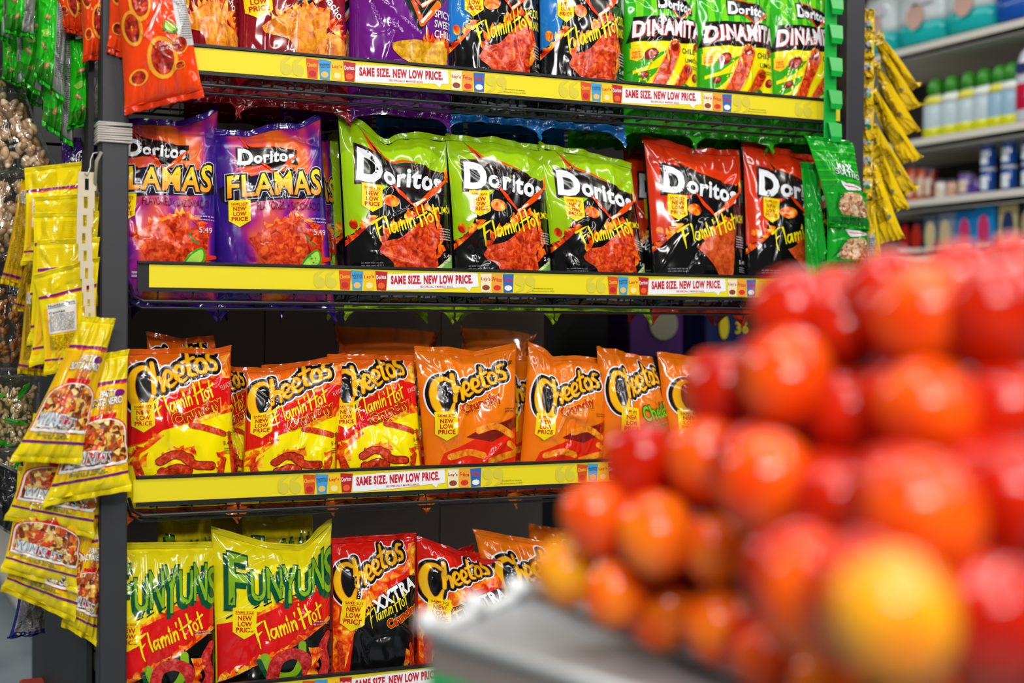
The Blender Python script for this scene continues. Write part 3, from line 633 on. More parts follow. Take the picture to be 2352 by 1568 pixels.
def art_win():
    A = Art(190); PU = film('#7a1878'); Y = film('#f6d80c')
    A.rect(0, 152, 100, 156, PU, 3); A.spikes([(99, 152), (1, 152)], 22, 3, film('#e8401a'), 2, 3); A.rect(0, 18, 100, 22, PU, 3)
    for i in range(9): A.poly([(4 + i * 11, 24), (9 + i * 11, 24), (12 + i * 11, 148), (2 + i * 11, 148)], film('#f4b810'), 1)
    A.text('PARTY', 56, 138, 34, 9, BLK, 7, off=.06); A.text('PARTY', 56, 138, 34, 9, WHITE, 8, off=.02); A.text('BOTANERO', 54, 127, 64, 10, BLK, 7, off=.07); A.text('BOTANERO', 54, 127, 64, 10, WHITE, 8, off=.025)
    A.ell(80, 137, 12, 5, PU, 5); A.text('MIX', 56, 115, 26, 9, PU, 7, off=.06); A.text('MIX', 56, 115, 26, 9, film('#f08010'), 8, off=.02); A.rect(28, 103, 76, 109, RED, 5)
    top = [(6, 60), (8, 86), (26, 98), (50, 101), (74, 98), (92, 86), (94, 60)]
    A.poly([(2, 34)] + [(a + (a - 50) * .09, b + 3) for a, b in top] + [(98, 34)], RED, 2, smooth=3); A.poly([(4, 36)] + [(a + (a - 50) * .05, b + 1.5) for a, b in top] + [(96, 36)], WHITE, 3, smooth=3)
    A.poly([(6, 38)] + top + [(94, 38)], MIX, 4, 'mix_window', smooth=3)
    rg = random.Random(5); cols = [film('#e2451c', .35), film('#f2b83c', .35), film('#c8862c', .35), film('#8a4a2a', .35), film('#f6d070', .35)]
    for i in range(46):
        x, y = rg.uniform(12, 88), rg.uniform(44, 92 - abs(rg.uniform(-8, 8)))
        k = rg.random(); a = rg.uniform(0, PI)
        if k < .3: A.stroke([(x, y), (x + 9 * math.cos(a), y + 9 * math.sin(a))], 3.6, cols[0], 6 + (i % 3), 'mix_window')
        elif k < .6: A.poly([(x + 6 * math.cos(a + j * 2.1), y + 6 * math.sin(a + j * 2.1)) for j in range(3)], cols[rg.choice((1, 4))], 6 + (i % 3), 'mix_window', smooth=3)
        else: A.ell(x, y, 4, 2.8, cols[rg.choice((2, 3, 1))], 6 + (i % 3), 'mix_window', rot=math.degrees(a), n=10)
    A.rect(4, 34, 96, 38, WHITE, 9); A.poly([(10, 40), (12, 58), (34, 60), (60, 56), (64, 44), (40, 40)], WHITE, 9, smooth=3); A.poly([(36, 58), (58, 55), (62, 46), (36, 42)], RED, 10)
    A.text('WIN', 23, 52, 28, 16, film('#3c464e'), 11, 'brand_logo', off=.05, rot=-4); A.text('WIN', 23, 52, 28, 16, film('#d4dee4'), 12, 'brand_logo', off=.005, rot=-4); A.text('NUTS', 56, 48, 34, 16, film('#3c464e'), 11, 'brand_logo', off=.05, rot=-4); A.text('NUTS', 56, 48, 34, 16, film('#d4dee4'), 12, 'brand_logo', off=.005, rot=-4)
    A.text('Botanas & Snacks', 42, 30, 46, 5, film('#5a7a6a'), 7, off=.01); smalltext(A, 30, 25, 40, 1, film('#8a7a10'), 6, 1.4)
    for i in range(11): A.rect(0, 160 + i * 2.6, 100, 160.7 + i * 2.6, film('#d8c000'), 1)
    return finish(A)
def art_winback():
    A = Art(190); PU = film('#7a1878')
    A.rect(0, 146, 100, 151, PU, 3); A.spikes([(99, 146), (1, 146)], 22, 3, film('#e8401a'), 2, 3)
    for i in range(6): A.poly([(4 + i * 17, 10), (12 + i * 17, 10), (14 + i * 17, 124), (6 + i * 17, 124)], film('#f4b810'), 1)
    A.oy = 16; A.rect(12, 56, 62, 116, film('#e8e4e0'), 4); A.text('Nutrition Facts', 37, 112, 46, 5, BLK, 6, off=.02); A.rect(13, 107, 61, 108, BLK, 6); A.text('Calories', 28, 98, 28, 4.5, BLK, 6, off=.02)
    smalltext(A, 14, 92, 44, 12, film('#4a4a4a'), 6, 1., 2.8); smalltext(A, 12, 50, 50, 9, film('#8a7410'), 6, 1.2, 3.2, seed=4)
    A.oy = 0
    for i in range(11): A.rect(0, 154 + i * 2.8, 100, 154.8 + i * 2.8, film('#dcc400'), 1)
    A.rect(0, 18, 100, 22, PU, 3)
    return finish(A)
def art_stripe():
    A = Art(190); g = film('#8a7410')
    smalltext(A, 12, 150, 76, 40, g, 4, 1.3, 3.2, seed=9); A.rect(10, 152, 70, 178, film('#cfc8c0'), 3); smalltext(A, 14, 174, 50, 7, film('#5a5a5a'), 5, 1, 3, seed=3)
    A.rect(0, 8, 100, 13, film('#7a1878'), 3)
    return finish(A)
def art_yside():
    A = Art(200); k = film('#2a2608')
    for i, (t, y, w_) in enumerate((('Nutrition Facts', 176, 60), ('Calories', 158, 34), ('280', 146, 24))): A.text(t, 45, y, w_, 8, k, 4, off=.01)
    smalltext(A, 12, 138, 66, 24, k, 4, 1.5, 3.8, seed=6); A.rect(10, 152, 84, 153.5, k, 4); A.rect(10, 112, 84, 113.5, k, 4); A.ell(80, 60, 7, 6, film('#7a7a78'), 4)
    return finish(A)
def art_yhead():
    A = Art(120); A.rect(4, 34, 92, 72, film('#b8b8b0'), 3, 'label_window'); smalltext(A, 8, 64, 60, 6, film('#6a6a66'), 4, 1.6, 4, seed=2); A.ell(80, 42, 14, 10, film('#0c7a3c'), 4); A.ell(66, 36, 12, 7, film('#c87a4a'), 5)
    for i in range(8): A.rect(0, 90 + i * 3, 100, 91 + i * 3, film('#c8a800'), 1)
    return finish(A)
NUTSM = noisy('peanut pile', [(.2, '#8a5a3a'), (.45, '#c89a70'), (.7, '#e0bc98')], 130, 2, .35, .3, .9, 'cells')
def art_gmix():
    A = Art(170); LG = film('#3cc41c'); DG = film('#0a7a1c')
    for i in range(10): A.poly([(0, 76 + i * 10), (100, 80 + i * 10), (100, 84 + i * 10), (0, 79 + i * 10)], LG if i % 2 else film('#1ca828'), 1)
    A.text('MIX', 56, 118, 34, 14, film('#0c5a20'), 6, off=.07, rot=-8); A.text('MIX', 56, 118, 34, 14, film('#e0f0e4'), 7, off=.02, rot=-8)
    A.text('SURTIDO', 62, 104, 60, 12, film('#0c5a20'), 6, off=.07, rot=-8); A.text('SURTIDO', 62, 104, 60, 12, film('#d8ecdc'), 7, off=.02, rot=-8)
    A.poly([(34, 88), (84, 80), (90, 74), (50, 70), (38, 78)], film('#e8e8e8'), 6, smooth=3); A.stroke([(44, 80), (80, 76)], 2, RED, 7)
    A.poly([(22, 20), (20, 40), (30, 58), (50, 66), (80, 64), (94, 50), (94, 18)], NUTSM, 4, 'nut_window', smooth=3)
    rg = random.Random(8); cols = [film('#d8b088', .35), film('#c08a5c', .35), film('#a8603c', .35), film('#e6c8a4', .35)]
    for i in range(34): A.ell(rg.uniform(26, 90), rg.uniform(22, 58), 5, 3.4, cols[i % 4], 5 + i % 3, 'nut_window', rot=rg.uniform(0, 180), n=10)
    A.spikes([(22, 18), (20, 40), (30, 60)], 9, 5, DG, 8); A.rect(0, 4, 100, 14, DG, 3); smalltext(A, 20, 12, 50, 2, film('#0a3a10'), 5, 1.6, 3)
    return finish(A)
def art_green():
    A = Art(190)
    A.poly([(58, 0), (62, 190), (100, 190), (100, 0)], film('#9a9a98', .3), 2); smalltext(A, 64, 176, 32, 52, film('#4a4a4a'), 3, 1.2, 3, seed=5)
    for x, y, r in ((30, 120, 20), (22, 60, -30), (36, 30, 50)):
        A.ell(x, y, 11, 5, film('#b87a48'), 4, rot=r); A.ell(x + 1, y + 1, 7, 3, film('#dcb088'), 5, rot=r)
    A.poly([(10, 88), (30, 96), (34, 84), (20, 78)], film('#9ad850'), 4, smooth=3); smalltext(A, 18, 108, 28, 2, film('#0a5a14'), 4, 1, 2.6)
    A.rect(0, 0, 58, 30, film('#2c8a1c'), 2)
    return finish(A)
def art_orange():
    A = Art(190); O2 = film('#f4a42c')
    A.poly([(74, 60), (80, 190), (100, 190), (100, 60)], film('#c4c4c2', .3), 3); smalltext(A, 82, 186, 16, 40, film('#5a5a5a'), 4, 1.1, 3, seed=7)
    for x, y, rx, ry, r in ((50, 50, 15, 22, 8), (76, 62, 12, 9, 30), (18, 32, 9, 8, 0), (28, 128, 12, 24, -5), (56, 140, 12, 10, 30), (14, 92, 9, 18, 10), (72, 36, 6, 4, 10)):
        A.ell(x, y, rx * 1.35, ry * 1.25, O2, 2, rot=r); A.ell(x, y, rx, ry, noisy('red glazed peanut print', [(.3, '#5a0c08'), (.5, '#a82010'), (.7, '#d84820')], 90, 3, .2, .5), 5, rot=r)
    for x, y in ((66, 86), (36, 168)): A.poly([(x - 11, y - 2), (x - 7, y + 9), (x + 4, y + 4), (x + 11, y - 6), (x, y - 9)], film('#4a8a1c'), 6, smooth=3); A.poly([(x - 8, y), (x - 6, y + 7), (x + 3, y + 3), (x + 7, y - 4), (x, y - 6)], film('#b8d860'), 7, smooth=3)
    A.poly([(34, 84), (40, 88), (58, 116), (54, 118)], film('#d0ccca', .3), 6); A.text('21 SEP 25', 60, 66, 26, 4, film('#f0d8d0'), 8, off=0, rot=-4); A.text('22:47:00', 60, 60, 24, 4, film('#f0d8d0'), 8, off=0, rot=-4)
    return finish(A)
A_FN = dict(lime=lambda: art_hot('#9cc80c', ['LIMÓN'], 'pile', 'lime'), nacho=lambda: art_hot('#dc3410', ['NACHO'], 'tri', ''), ranch=lambda: art_hot('#1c78c8', ['COOL', 'RANCH'], 'pile', ''), flamas=art_flamas, red=art_red, purple=art_purple, dina=art_dina, cf=art_cf, co=art_co, cj=art_cj, xx=art_xx, fun=art_fun,
            win=art_win, winback=art_winback, stripe=art_stripe, yside=art_yside, yhead=art_yhead, gmix=art_gmix, green=art_green, orange=art_orange)
BASE = dict(lime='#0c0c0e', nacho='#0c0c0e', ranch='#0c0c0e', flamas=None, red='#8e1620', purple='#6a1880', dina='#2cb014', cf='#ee6a0c', co='#f2780c', cj='#ee780c', xx='#dc1c10', fun='#f2e210', win='#f6dc10', winback='#f6dc10', stripe='#d8a80c', yside='#f2cc0c', yhead='#e8c00c', gmix='#12a024', green='#26c418', orange='#f0420c')
SEALC = dict(lime='#9cc80c', nacho='#cc300e', ranch='#1c78c8', flamas='#3a1a86', red='#8e1620', purple='#6a1880', dina='#2cb014', cf='#e8640c', co='#f2780c', cj='#ee780c', xx='#d41810', fun='#e8d810', win='#f6e010', winback='#f6e010', stripe='#f0d00c', yside='#f2cc0c', yhead='#e8c00c', gmix='#12a024', green='#26c418', orange='#e83a0c')
def art(k):
    if k not in ARTS: ARTS[k] = A_FN[k]()
    return ARTS[k]
def base(k): return SWIRL if k == 'flamas' else film(BASE[k])
def P3(q): return at(*q)

# ------------------------------------------------------------------ the shop around the rack
def struct(name, mb, mats): o = mb.build(name, mats); o['kind'] = 'structure'; return o
FLOORM = noisy('worn grey blue vinyl floor', [(.3, '#7c8a92'), (.6, '#93a1a8')], 3, 4, .35, 0, .03)
m = MB(); m.box((-6, -7, -.1), (7, 9, 0)); struct('floor', m, FLOORM)
m = MB(); m.box((-6, -7, 3.1), (7, 9, 3.2)); struct('ceiling', m, plain('white ceiling panels', '#c8c8c4', .8))
m = MB(); m.box((-6, 9, 0), (7, 9.1, 3.1)); struct('wall_back', m, plain('grey green painted wall', '#4a4c46', .8))
m = MB(); m.box((7, -7, 0), (7.1, 9, 3.1)); struct('wall_right', m, plain('grey green painted wall', '#4a4c46', .8))

# ------------------------------------------------------------------ rack frame
RX0, RX1, RD = -.056, 1.671, .95
rk = empty('display_rack', (.8, .45, 0), 'tall charcoal steel display rack holding four wire shelves of snack bags', 'rack'); ro = (.8, .45, 0)
for (x0, y0) in ((RX0, -.012), (RX1 - .049, -.012), (RX0, RD), (RX1 - .049, RD)):
    m = MB(); m.box((x0, y0, 0.0), (x0 + .05, y0 + .045, 2.45), bev=.003); m.build('post', POST, rk, ro)
for z in (.06, 2.40):
    for x0 in (RX0 + .004, RX1 - .045):
        m = MB(); m.box((x0, .034, z), (x0 + .04, RD, z + .04)); m.build('side_rail', POST, rk, ro)
m = MB(); m.box((RX0 + .05, .0, 2.38), (RX1 - .05, .03, 2.44)); m.build('crossbar', POST, rk, ro)
for i, (a, b) in enumerate(((0.02, .40), (.403, .84), (.843, 1.12))):
    m = MB(); m.box((a, .55, .1), (b, .565, 2.35)); m.build('back_panel', plain('dim grey back panel', '#8a847c', .7, 0, 60, .1), rk, ro)
m = MB(); m.box((0, .93, .1), (1.62, .94, 2.35)); m.build('dark_backing', plain('black light stop sheet', '#0e0e10', .7), rk, ro)  # added dark sheet that keeps ambient light from showing through the rack

STRIPZ = {1: 1.765, 2: 1.355, 3: .955, 4: .551}
SHNAME = {1: 'top', 2: 'second', 3: 'third', 4: 'bottom'}
for s_, zt in STRIPZ.items():
    zf = zt - .072; x0, x1 = 0.0, 1.61; o_ = (.8, .2, zf)
    sh = empty('wire_shelf', o_, f'dark wire basket shelf with black label rail, {SHNAME[s_]} one of the rack', 'shelf')
    m = MB(); m.box((.012, -.004, zt - .050), (x1, .0, zt + .002)); m.box((.012, -.009, zt - .002), (x1, .002, zt + .003)); m.box((.012, -.009, zt - .054), (x1, .002, zt - .0485)); m.build('label_rail', BLACK, sh, o_)
    m = MB()
    def rail(y, z, r, x0=x0 + .004, x1=x1): m.tube([(x0, y + .03, z + .03), (x0 + .004, y + .01, z + .008), (x0 + .02, y, z), (x1 - .02, y, z), (x1 - .004, y + .01, z + .008), (x1, y + .03, z + .03)], r)
    rail(.0, zf, .0034); rail(.022, zf - .012, .003); m.tube([(x0, .44, zf), (x1, .44, zf)], .003); m.tube([(x0, .44, zf + .06), (x1, .44, zf + .06)], .003)
    m.build('front_wire', WIRE, sh, o_, True)
    m = MB()
    k = 0
    for x in np.arange(x0 + .05, x1 - .01, .0655):
        m.tube([(x, 0, zt - .05), (x, 0, zf + .008), (x, .008, zf), (x, .44, zf), (x, .44, zf + .06)], .0018, n=5)
    for y in (.11, .22, .33): m.tube([(x0 + .01, y, zf - .003), (x1 - .01, y, zf - .003)], .0022, n=5)
    m.build('wire_grid', WIRE, sh, o_, True)
    m = MB()
    for xx in (x0, x1): m.box((xx - .002, .035, zf), (xx + .002, .44, zf + .022))
    m.build('side_bracket', BLACK, sh, o_)

# printed strips in the label rails, 4 mm per unit
def strip(zt, x0, x1, label, first=.283):
    A = Art(10); u = .004; L = (x1 - x0) / u
    Yp = plain('yellow printed card', '#ecd80e', .45); Yd = plain('dull yellow printed quote mark', '#d8c834', .45); Wp = plain('white printed card', '#f0f0f2', .45); Rp = plain('red printed lettering', '#c4122a', .45); Kp = plain('black small print', '#3a3408', .5)
    A.rect(0, 0, L, 10.2, Yp, 0, 'card')
    mini = [('#d84a14', 'Cheetos', '#f4c020', '#c01818'), ('#3c9ad0', 'TOSTITOS', '#202a60', '#e8b860'), ('#f4c010', "Lay's", '#d01818', '#f0e090'), ('#b8141c', 'Doritos', '#f0f0f0', '#e85a20')]
    mini2 = [('#ece4c0', "Lay's", '#d01818', '#8a3a18'), ('#f0a030', 'Fritos', '#c01828', '#d82818'), ('#2c64b8', 'Ruffles', '#c02030', '#f0f0e8')]
    for k in range(0, 3):
        b = (first + .6 * k - x0) / u
        def inside(a, c): return b + a >= 0 and b + c <= L
        def q(x, fl):
            for d in (0, 6):
                if inside(x + d, x + d + 5):
                    c = b + x + d + 2.4; nm = f'quote_mark#{k}{x}{d}'
                    if fl < 0: A.ell(c, 3.6, 2.9, 2.7, Yd, 1, nm, n=16); A.stroke([(c - 1.8, 4.6), (c - 1.3, 7.4), (c + 2, 9.4)], [2.2, 2.2, .5], Yd, 2, nm)
                    else: A.ell(c, 6.4, 2.9, 2.7, Yd, 1, nm, n=16); A.stroke([(c + 1.8, 5.4), (c + 1.3, 2.6), (c - 2, .7)], [2.2, 2.2, .5], Yd, 2, nm)
        q(0, -1)
        if inside(12, 38):
            for i, (c, t, tc, pc) in enumerate(mini):
                x = b + 12.2 + i * 6.3
                A.poly([(x, 9.6), (x + 6.4, 9.2), (x + 5.7, .3), (x + .9, .5)], plain('mini bag print ' + c, c, .45), 2 + (i % 2), f'mini_bag_print#{k}{i}'); A.text(t, x + 3.1, 6.7, 5, 1.9, plain('mini lettering ' + tc, tc, .5), 5, f'mini_bag_print#{k}{i}', off=.02, rot=4)
                A.ell(x + 3.2, 2.6, 1.9, 1.5, plain('mini picture ' + pc, pc, .5), 4, f'mini_bag_print#{k}{i}', n=9)
        if inside(36, 90):
            A.poly([(b + 37.4, .5), (b + 37.4, 8.2), (b + 60, 9.2), (b + 86.4, 9.6), (b + 87, 3), (b + 83, 2.6), (b + 82, .6), (b + 79.5, 2.6), (b + 60, 1.2)], Wp, 1, f'banner#{k}')
            A.text('SAME SIZE. NEW LOW PRICE.', b + 61.5, 6.0, 44, 3.7, Rp, 3, f'banner#{k}', off=.055, rot=1.5); A.text('SEE SPECIALLY MARKED BAGS.', b + 64, 2.6, 18, .95, Rp, 3, f'banner#{k}', off=.02, rot=1)
        if inside(88, 107):
            for i, (c, t, tc, pc) in enumerate(mini2):
                x = b + 88 + i * 6.3
                A.poly([(x, 9.4), (x + 6.3, 9.6), (x + 5.9, .5), (x + .6, .3)], plain('mini bag print ' + c, c, .45), 2 + (i % 2), f'mini_bag_print#{k}r{i}'); A.text(t, x + 3.1, 6.7, 5, 1.9, plain('mini lettering ' + tc, tc, .5), 5, f'mini_bag_print#{k}r{i}', off=.02, rot=-3)
                A.ell(x + 3.2, 2.6, 2.2, 1.4, plain('mini picture ' + pc, pc, .5), 4, f'mini_bag_print#{k}r{i}', n=9)
        q(108, 1)
        if inside(118, 131): A.text('All trademarks are owned by', b + 124, 2.6, 11.5, .85, Kp, 2, f'small_print#{k}', off=0); A.text('Frito-Lay North America, Inc. ©2025', b + 124, 1.3, 12.5, .85, Kp, 2, f'small_print#{k}', off=0)
    out = A.bake(maxlen=None, clip=False); root = empty('price_strip', (x0, -.005, zt - .046), label, 'price strip')
    for pn, (U, LY, F, MI, mats) in out.items():
        V = np.stack([U[:, 0] * u, -.0002 - LY * .00012 - (.0006 if pn != 'card' else 0), U[:, 1] * u * 1.04], 1)
        new_obj(pn.split('#')[0], mesh(pn.split('#')[0], V, F, mats, MI), root)
    return root
strip(1.765, .02, 1.607, 'yellow price strip on the top shelf rail, under the dark red and bright green bags')
strip(1.355, .033, 1.6, 'yellow price strip on the second shelf rail, under the purple and lime bags', .352)
strip(.955, .006, 1.6, 'yellow price strip on the third shelf rail, under the orange cheese snack bags', .33 - .048)
strip(.551, .02, 1.6, 'yellow price strip on the lowest shelf rail, mostly hidden by the tomato stand', .283)

# ------------------------------------------------------------------ bags standing on the shelves
SEED = [11]
def shelf_bag(sh, kind, bl, br, TL, TR, label, y=.062, top=None, T=.045, ytop=None, group=None, name='chip_bag', dt=1., cat='chip bag', **k):
    """bl, br: where the sides meet the label rail; TL, TR: where the upper corners are seen"""
    zt = STRIPZ[sh]; zf = zt - (.082 if sh == 1 else .068)
    lo = lambda px: (lambda g: np.array([g[0], y, zf]))(at(px, 784 - (zt - 1.25) * 0 , y))
    SEED[0] += 1; yt = ytop if ytop is not None else y + .03
    t1, t2 = at(TL[0], TL[1], yt), at(TR[0], TR[1], yt)
    px = (t2[0] - t1[0]) / (TR[0] - TL[0] + 1e-6)
    tp = [(a, b * .0008) for a, b in top] if top else None
    k.setdefault('slim', .025)
    s = Bag(lo(bl), lo(br), t1, t2, T, tp, SEED[0], **k)
    return make_bag(name, label, cat, s, art(kind), base(kind), group, SEALC[kind], detail=dt, sealh=.04, horn=2.2)
# top shelf (only the lower halves show)
B1 = [('red', 385, 548, (372, -185), (540, -178), 'dark red bag of chips beside the rack post, top shelf, with orange chip picture'),
      ('red', 538, 800, (545, -178), (790, -160), 'dark red bag of chips with yellow price flag, left of the purple bag'),
      ('purple', 795, 1032, (800, -160), (1030, -146), 'purple bag of chips with yellow chip picture on the top shelf'),
      ('ranch', 1022, 1236, (1020, -140), (1230, -126), 'black and blue bag of chips next to the purple bag, top shelf'),
      ('ranch', 1230, 1430, (1232, -124), (1425, -112), 'black and blue bag of chips beside the bright green bags, top shelf'),
      ('dina', 1424, 1596, (1432, -40), (1598, -32), 'bright green and yellow rolled chip bag, leftmost of the three on the top shelf'),
      ('dina', 1588, 1768, (1598, -30), (1768, -22), 'bright green and yellow rolled chip bag, middle of the three on the top shelf'),
      ('dina', 1758, 1902, (1762, -22), (1904, -14), 'bright green and yellow rolled chip bag, half behind the green clip strip')]
for i, (kd, a, b, TL, TR, lb) in enumerate(B1): shelf_bag(1, kd, a, b, TL, TR, lb, T=.05)
# second shelf
shelf_bag(2, 'flamas', 222, 498, (222, 285), (500, 296), 'purple and orange chip bag beside the left post, with a pointed right corner', top=[(0, 0), (.72, 4), (.9, 22), (1, 46)])
shelf_bag(2, 'flamas', 500, 768, (474, 312), (738, 300), 'purple and orange chip bag with yellow price flag, right of the one by the post', top=[(0, 0), (.35, -8), (.6, 8), (.8, 4), (1, 30)])
shelf_bag(2, 'lime', 790, 1042, (775, 315), (1026, 332), 'lime green and black chip bag with tall folded left corner', top=[(0, 55), (.12, 42), (.38, -2), (.45, -14), (.55, 6), (.8, 12), (1, 8)])
shelf_bag(2, 'lime', 1042, 1268, (1022, 330), (1250, 352), 'lime green and black chip bag, middle of the three lime bags', top=[(0, 10), (.5, 12), (1, 4)])
shelf_bag(2, 'lime', 1268, 1490, (1236, 345), (1450, 388), 'lime green and black chip bag with drooping top, next to the red and black bags', top=[(0, 8), (.5, 10), (1, 0)])
shelf_bag(2, 'nacho', 1497, 1710, (1476, 338), (1700, 362), 'red and black chip bag with sharp raised left corner on the second shelf', top=[(0, 18), (.2, 8), (.5, -4), (.8, 0), (1, 8)])
shelf_bag(2, 'nacho', 1705, 1915, (1703, 345), (1902, 375), 'red and black chip bag half hidden by the green nut bags', top=[(0, 16), (.3, 4), (1, 0)])
# third shelf
shelf_bag(3, 'cf', 288, 545, (284, 820), (530, 815), 'red and yellow cheese snack bag beside the left post on the third shelf', top=[(0, 4), (.5, 6), (.85, 2), (1, 10)])
shelf_bag(3, 'cf', 552, 770, (566, 862), (792, 832), 'red and yellow cheese snack bag with crumpled slanting top, second from the left post', top=[(0, 8), (.25, -2), (.5, 4), (1, 2)])
shelf_bag(3, 'cf', 762, 978, (752, 830), (950, 828), 'red and yellow cheese snack bag next to the plain orange ones', top=[(0, 6), (1, 0)], y=.07)
shelf_bag(3, 'co', 982, 1188, (952, 812), (1186, 806), 'orange cheese snack bag with straight top, left of the two orange crunchy ones', top=[(0, 6), (.35, 0), (.6, -12), (1, 8)])
shelf_bag(3, 'co', 1190, 1384, (1212, 822), (1394, 838), 'orange cheese snack bag with a folded peak at its left corner', top=[(0, 34), (.12, 24), (.3, -4), (.6, 6), (1, 0)])
shelf_bag(3, 'cj', 1378, 1568, (1372, 812), (1502, 830), 'orange cheese snack bag with green lettering, partly behind the tomatoes', top=[(0, 8), (1, -4)])
shelf_bag(3, 'co', 1540, 1760, (1510, 818), (1720, 845), 'orange cheese snack bag mostly hidden behind the tomato pile', top=[(0, 0), (1, 0)], dt=.6)
# bottom shelf
shelf_bag(4, 'fun', 224, 498, (226, 1262), (492, 1258), 'yellow and red onion ring bag beside the left post, bottom shelf', top=[(0, 0), (1, 0)])
shelf_bag(4, 'fun', 498, 762, (486, 1232), (762, 1240), 'yellow and red onion ring bag with two raised corners, bottom shelf', top=[(0, 10), (.45, -26), (.75, -30), (1, 40)])
shelf_bag(4, 'xx', 762, 958, (762, 1250), (955, 1240), 'red and black cheese snack bag with white letters, nearest the onion ring bags', top=[(0, 0), (1, 4)])
shelf_bag(4, 'xx', 962, 1180, (952, 1250), (1160, 1290), 'red and black cheese snack bag with collapsed top, behind the tomato stand corner', top=[(0, 10), (.5, -8), (1, 4)], slump=.02)
shelf_bag(4, 'cj', 1160, 1360, (1092, 1232), (1290, 1262), 'orange cheese snack bag at the right of the bottom shelf beside the tomatoes', top=[(0, 8), (1, 0)], y=.09)
# second rows
R2 = [(2, 'flamas', 640, 782, (625, 330), (762, 325), .19, 'purple chip bag standing behind the second purple bag'),
      (2, 'lime', 752, 980, (755, 328), (960, 335), .18, 'lime green chip bag tucked behind the first lime bag'),
      (2, 'nacho', 1440, 1640, (1432, 352), (1620, 372), .19, 'red chip bag peeking out behind the red and black bags'),
      (2, 'nacho', 1650, 1860, (1660, 372), (1850, 380), .2, 'red chip bag behind the last red and black bag'),
      (2, 'flamas', 300, 520, (300, 330), (500, 320), .2, 'purple chip bag hidden behind the one by the left post'),
      (2, 'lime', 1060, 1270, (1060, 350), (1240, 360), .19, 'lime green chip bag behind the middle lime bag'),
      (1, 'dina', 1440, 1640, (1450, -90), (1630, -80), .18, 'bright green chip bag behind the leftmost rolled chip bag'),
      (1, 'dina', 1660, 1860, (1670, -70), (1850, -60), .18, 'bright green chip bag behind the other two on the top shelf'),
      (1, 'red', 420, 640, (430, -200), (620, -190), .18, 'dark red chip bag in the row behind on the top shelf, left'),
      (1, 'purple', 640, 850, (650, -190), (840, -180), .18, 'purple chip bag in the row behind on the top shelf'),
      (1, 'ranch', 860, 1060, (870, -180), (1050, -170), .18, 'black chip bag in the row behind the purple bag, top shelf'),
      (1, 'ranch', 1070, 1290, (1080, -170), (1280, -160), .18, 'black chip bag in the row behind the black and blue bags, top shelf'),
      (3, 'cf', 345, 560, (338, 782), (494, 792), .17, 'orange topped cheese snack bag rising behind the one by the post'),
      (3, 'cf', 470, 592, (440, 842), (578, 855), .15, 'red cheese snack bag between the first two on the third shelf'),
      (3, 'cf', 590, 800, (600, 850), (790, 828), .17, 'cheese snack bag behind the crumpled one on the third shelf'),
      (3, 'co', 900, 1080, (905, 835), (1050, 830), .17, 'orange cheese snack bag behind the straight topped one'),
      (3, 'co', 1120, 1300, (1130, 822), (1260, 828), .17, 'orange cheese snack bag in the gap behind the peaked one'),
      (3, 'co', 1300, 1480, (1290, 830), (1440, 830), .19, 'orange cheese snack bag behind the green lettered one'),
      (4, 'fun', 365, 560, (362, 1196), (485, 1206), .18, 'shaded yellow onion ring bag behind the one by the post'),
      (4, 'fun', 430, 640, (412, 1184), (560, 1200), .26, 'shaded yellow onion ring bag farther back on the bottom shelf'),
      (4, 'fun', 560, 740, (556, 1206), (718, 1192), .19, 'shaded yellow onion ring bag behind the two cornered one'),
      (4, 'xx', 790, 980, (800, 1250), (930, 1238), .17, 'red cheese snack bag behind the white lettered one'),
      (4, 'xx', 980, 1120, (990, 1280), (1090, 1265), .17, 'red cheese snack bag behind the collapsed one'),
      (4, 'co', 1220, 1400, (1215, 1215), (1330, 1225), .22, 'orange cheese snack bag at the back right of the bottom shelf')]
for (sh, kd, a, b, TL, TR, y, lb) in R2:
    shelf_bag(sh, kd, a, b, TL, TR, lb, y=y, dt=.6, top=[(0, random.Random(a).uniform(0, 14)), (.5, -4), (1, random.Random(b).uniform(0, 12))])
# third rows of the top shelf, seen from below through the wires
for i, (kd, a, b) in enumerate((('red', 440, 640), ('purple', 660, 850), ('ranch', 870, 1060), ('ranch', 1080, 1280), ('dina', 1300, 1480), ('dina', 1500, 1700))):
    shelf_bag(1, kd, a, b, (a + 5, -140), (b - 5, -130), ['dark red', 'purple', 'black', 'black', 'green', 'green'][i] + ' chip bag at the top shelf back, ' + ['leftmost there', 'right of the back red one', 'left of the two black ones', 'right of the two black ones', 'left of the two green ones', 'right end of that row'][i], y=.32, dt=.5)
# bags lying across the third shelf's back row
def lying(kind, q, label, seed, T=.04):
    s = Bag(*[at(*c) for c in q], T, None, seed, slim=.12); return make_bag('chip_bag', label, 'chip bag', s, art(kind), base(kind), None, SEALC[kind], detail=.7, sealh=.04)
lying('cf', [(1002, 762, .40), (985, 826, .24), (775, 748, .40), (790, 826, .24)], 'red and orange snack bag lying on its side above the third shelf row', 501)
lying('co', [(1228, 770, .36), (1200, 820, .22), (1062, 752, .38), (1070, 815, .22)], 'orange snack bag lying on its side behind the straight topped orange bag', 502)

